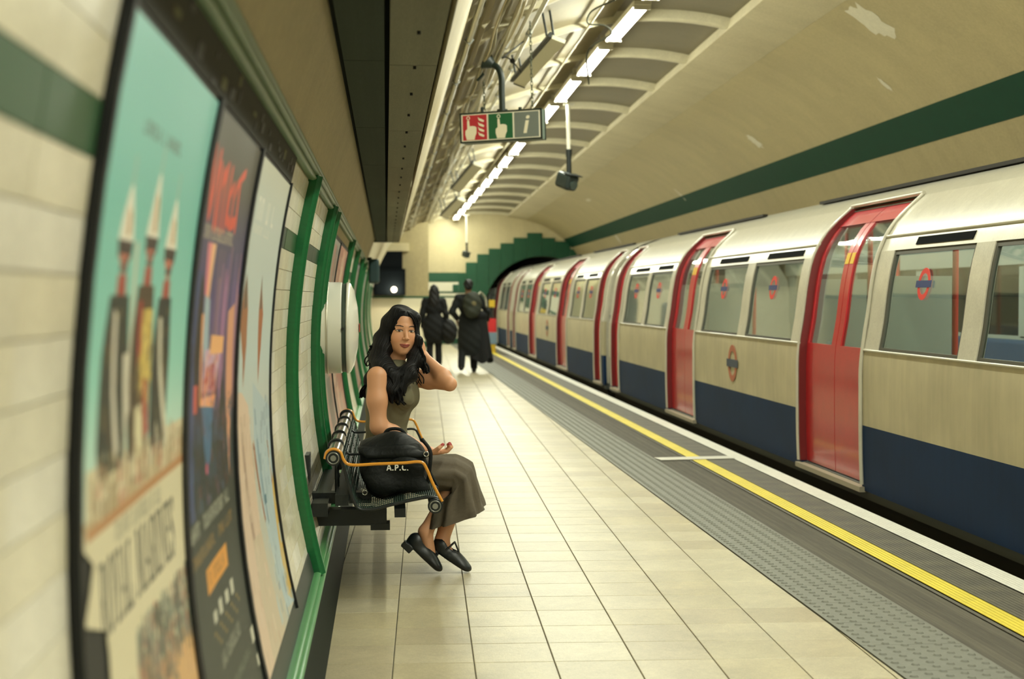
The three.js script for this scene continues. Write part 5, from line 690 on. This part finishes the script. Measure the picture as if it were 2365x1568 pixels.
{ const t = thing('valve_ball', 'small dark round fitting on a bar under the crown, left of the white box', 'fitting', [1.21, 3.62, -14.2]); mesh('ball', new THREE.SphereGeometry(0.026, 14, 10), mats.dark, t); mesh('stem', tube([[0, 0, 0], [-0.06, 0.03, 0.02], [-0.1, 0.02, 0.05]], 0.007, 12, 6), mats.dark, t); mesh('bar', rod([-0.1, 0.02, 0.05], [0.16, 0.25, -0.2], 0.009, 8), mats.dark, t); mesh('stay', rod([0.0, -0.0, 0.0], [0.09, -0.1, -0.06], 0.006, 6), mats.dark, t); }
{ const t = thing('loose_cable', 'thin dark cable looping down beside the lamps at the top', 'cable', [0, 0, 0]); mesh('cable', tube([[2.05, 4.02, -13.2], [1.86, 3.95, -13.5], [1.84, 3.86, -13.5], [2.0, 3.84, -13.5], [2.06, 3.78, -13.5], [1.88, 3.66, -13.6], [1.86, 3.6, -13.7], [1.92, 3.38, -14.0], [2.0, 3.42, -14.8], [2.2, 4.0, -15.3]].slice(0, 8), 0.0085, 70, 7), M(0x3a3b2c, 0.6), t); }
// ---------------------------------------------------------------- cameras on drop poles
function dropCamera(label, x, yTop, yPole, z, s) {
  const t = thing('drop_pole_camera', label, 'camera', [x, yPole, z]); mesh('pole', rod([0, 0, 0], [-0.01, yTop - yPole, 0], 0.026 * s, 14), M(0xd9d6c4, 0.4), t); mesh('ceiling_plate', box(0.14, 0.02, 0.14, 0, yTop - yPole, 0), mats.galv, t);
  mesh('swivel', merge([rod([0, 0, 0], [0, -0.1 * s, 0], 0.045 * s, 14, 0.04 * s), rod([0, -0.08 * s, 0], [0.005, -0.33 * s, 0], 0.035 * s, 12)]), M(0x141c1c, 0.5), t);
  const h = mesh('housing', rbox(0.2 * s, 0.22 * s, 0.3 * s, 0.05 * s, 0, 0, 0, 3), M(0x1f2a2a, 0.4), t); h.position.set(-0.03 * s, -0.43 * s, 0.04); h.rotation.set(0.35, 0.5, -0.25); const g = mesh('lens', rod([0, 0, 0], [0, 0, 0.03], 0.06 * s, 16), M(0x3c4844, 0.2), h); g.position.set(0, -0.02, 0.15 * s); const v = mesh('visor', box(0.21 * s, 0.012, 0.16 * s, 0, 0.11 * s, 0.1 * s), M(0x141c1c, 0.5), h);
}
dropCamera('dark camera on a white pole hanging right of the lamp row', 2.47, 3.97, 3.36, -20, 1.0);
dropCamera('small dark camera on a white pole near the far end wall', 2.2, 3.6, 2.85, -40.6, 0.75);
// striped marker at the far platform end
{ const t = thing('platform_end_marker', 'narrow red, blue and yellow striped marker at the far platform end beside the train', 'marker', [2.58, 0, -36.5]); mesh('post', box(0.05, 1.45, 0.05, 0, 0.725, 0), mats.dark, t); mesh('red_panel', box(0.32, 0.34, 0.03, -0.04, 0.66, 0.03), M(0xd0262a, 0.45), t); mesh('blue_panel', box(0.28, 0.3, 0.03, 0, 0.34, 0.03), M(0x7a93a8, 0.45), t); mesh('yellow_panel', box(0.14, 0.18, 0.03, 0.02, 1.2, 0.03), M(0xd3b02c, 0.45), t); mesh('yellow_panel', box(0.16, 0.2, 0.03, 0.03, 0.1, 0.03), M(0xd3b02c, 0.45), t); }
scene.traverse(o => { if (o.isMesh) { o.castShadow = true; o.receiveShadow = true; } });
renderer.render(scene, camera);
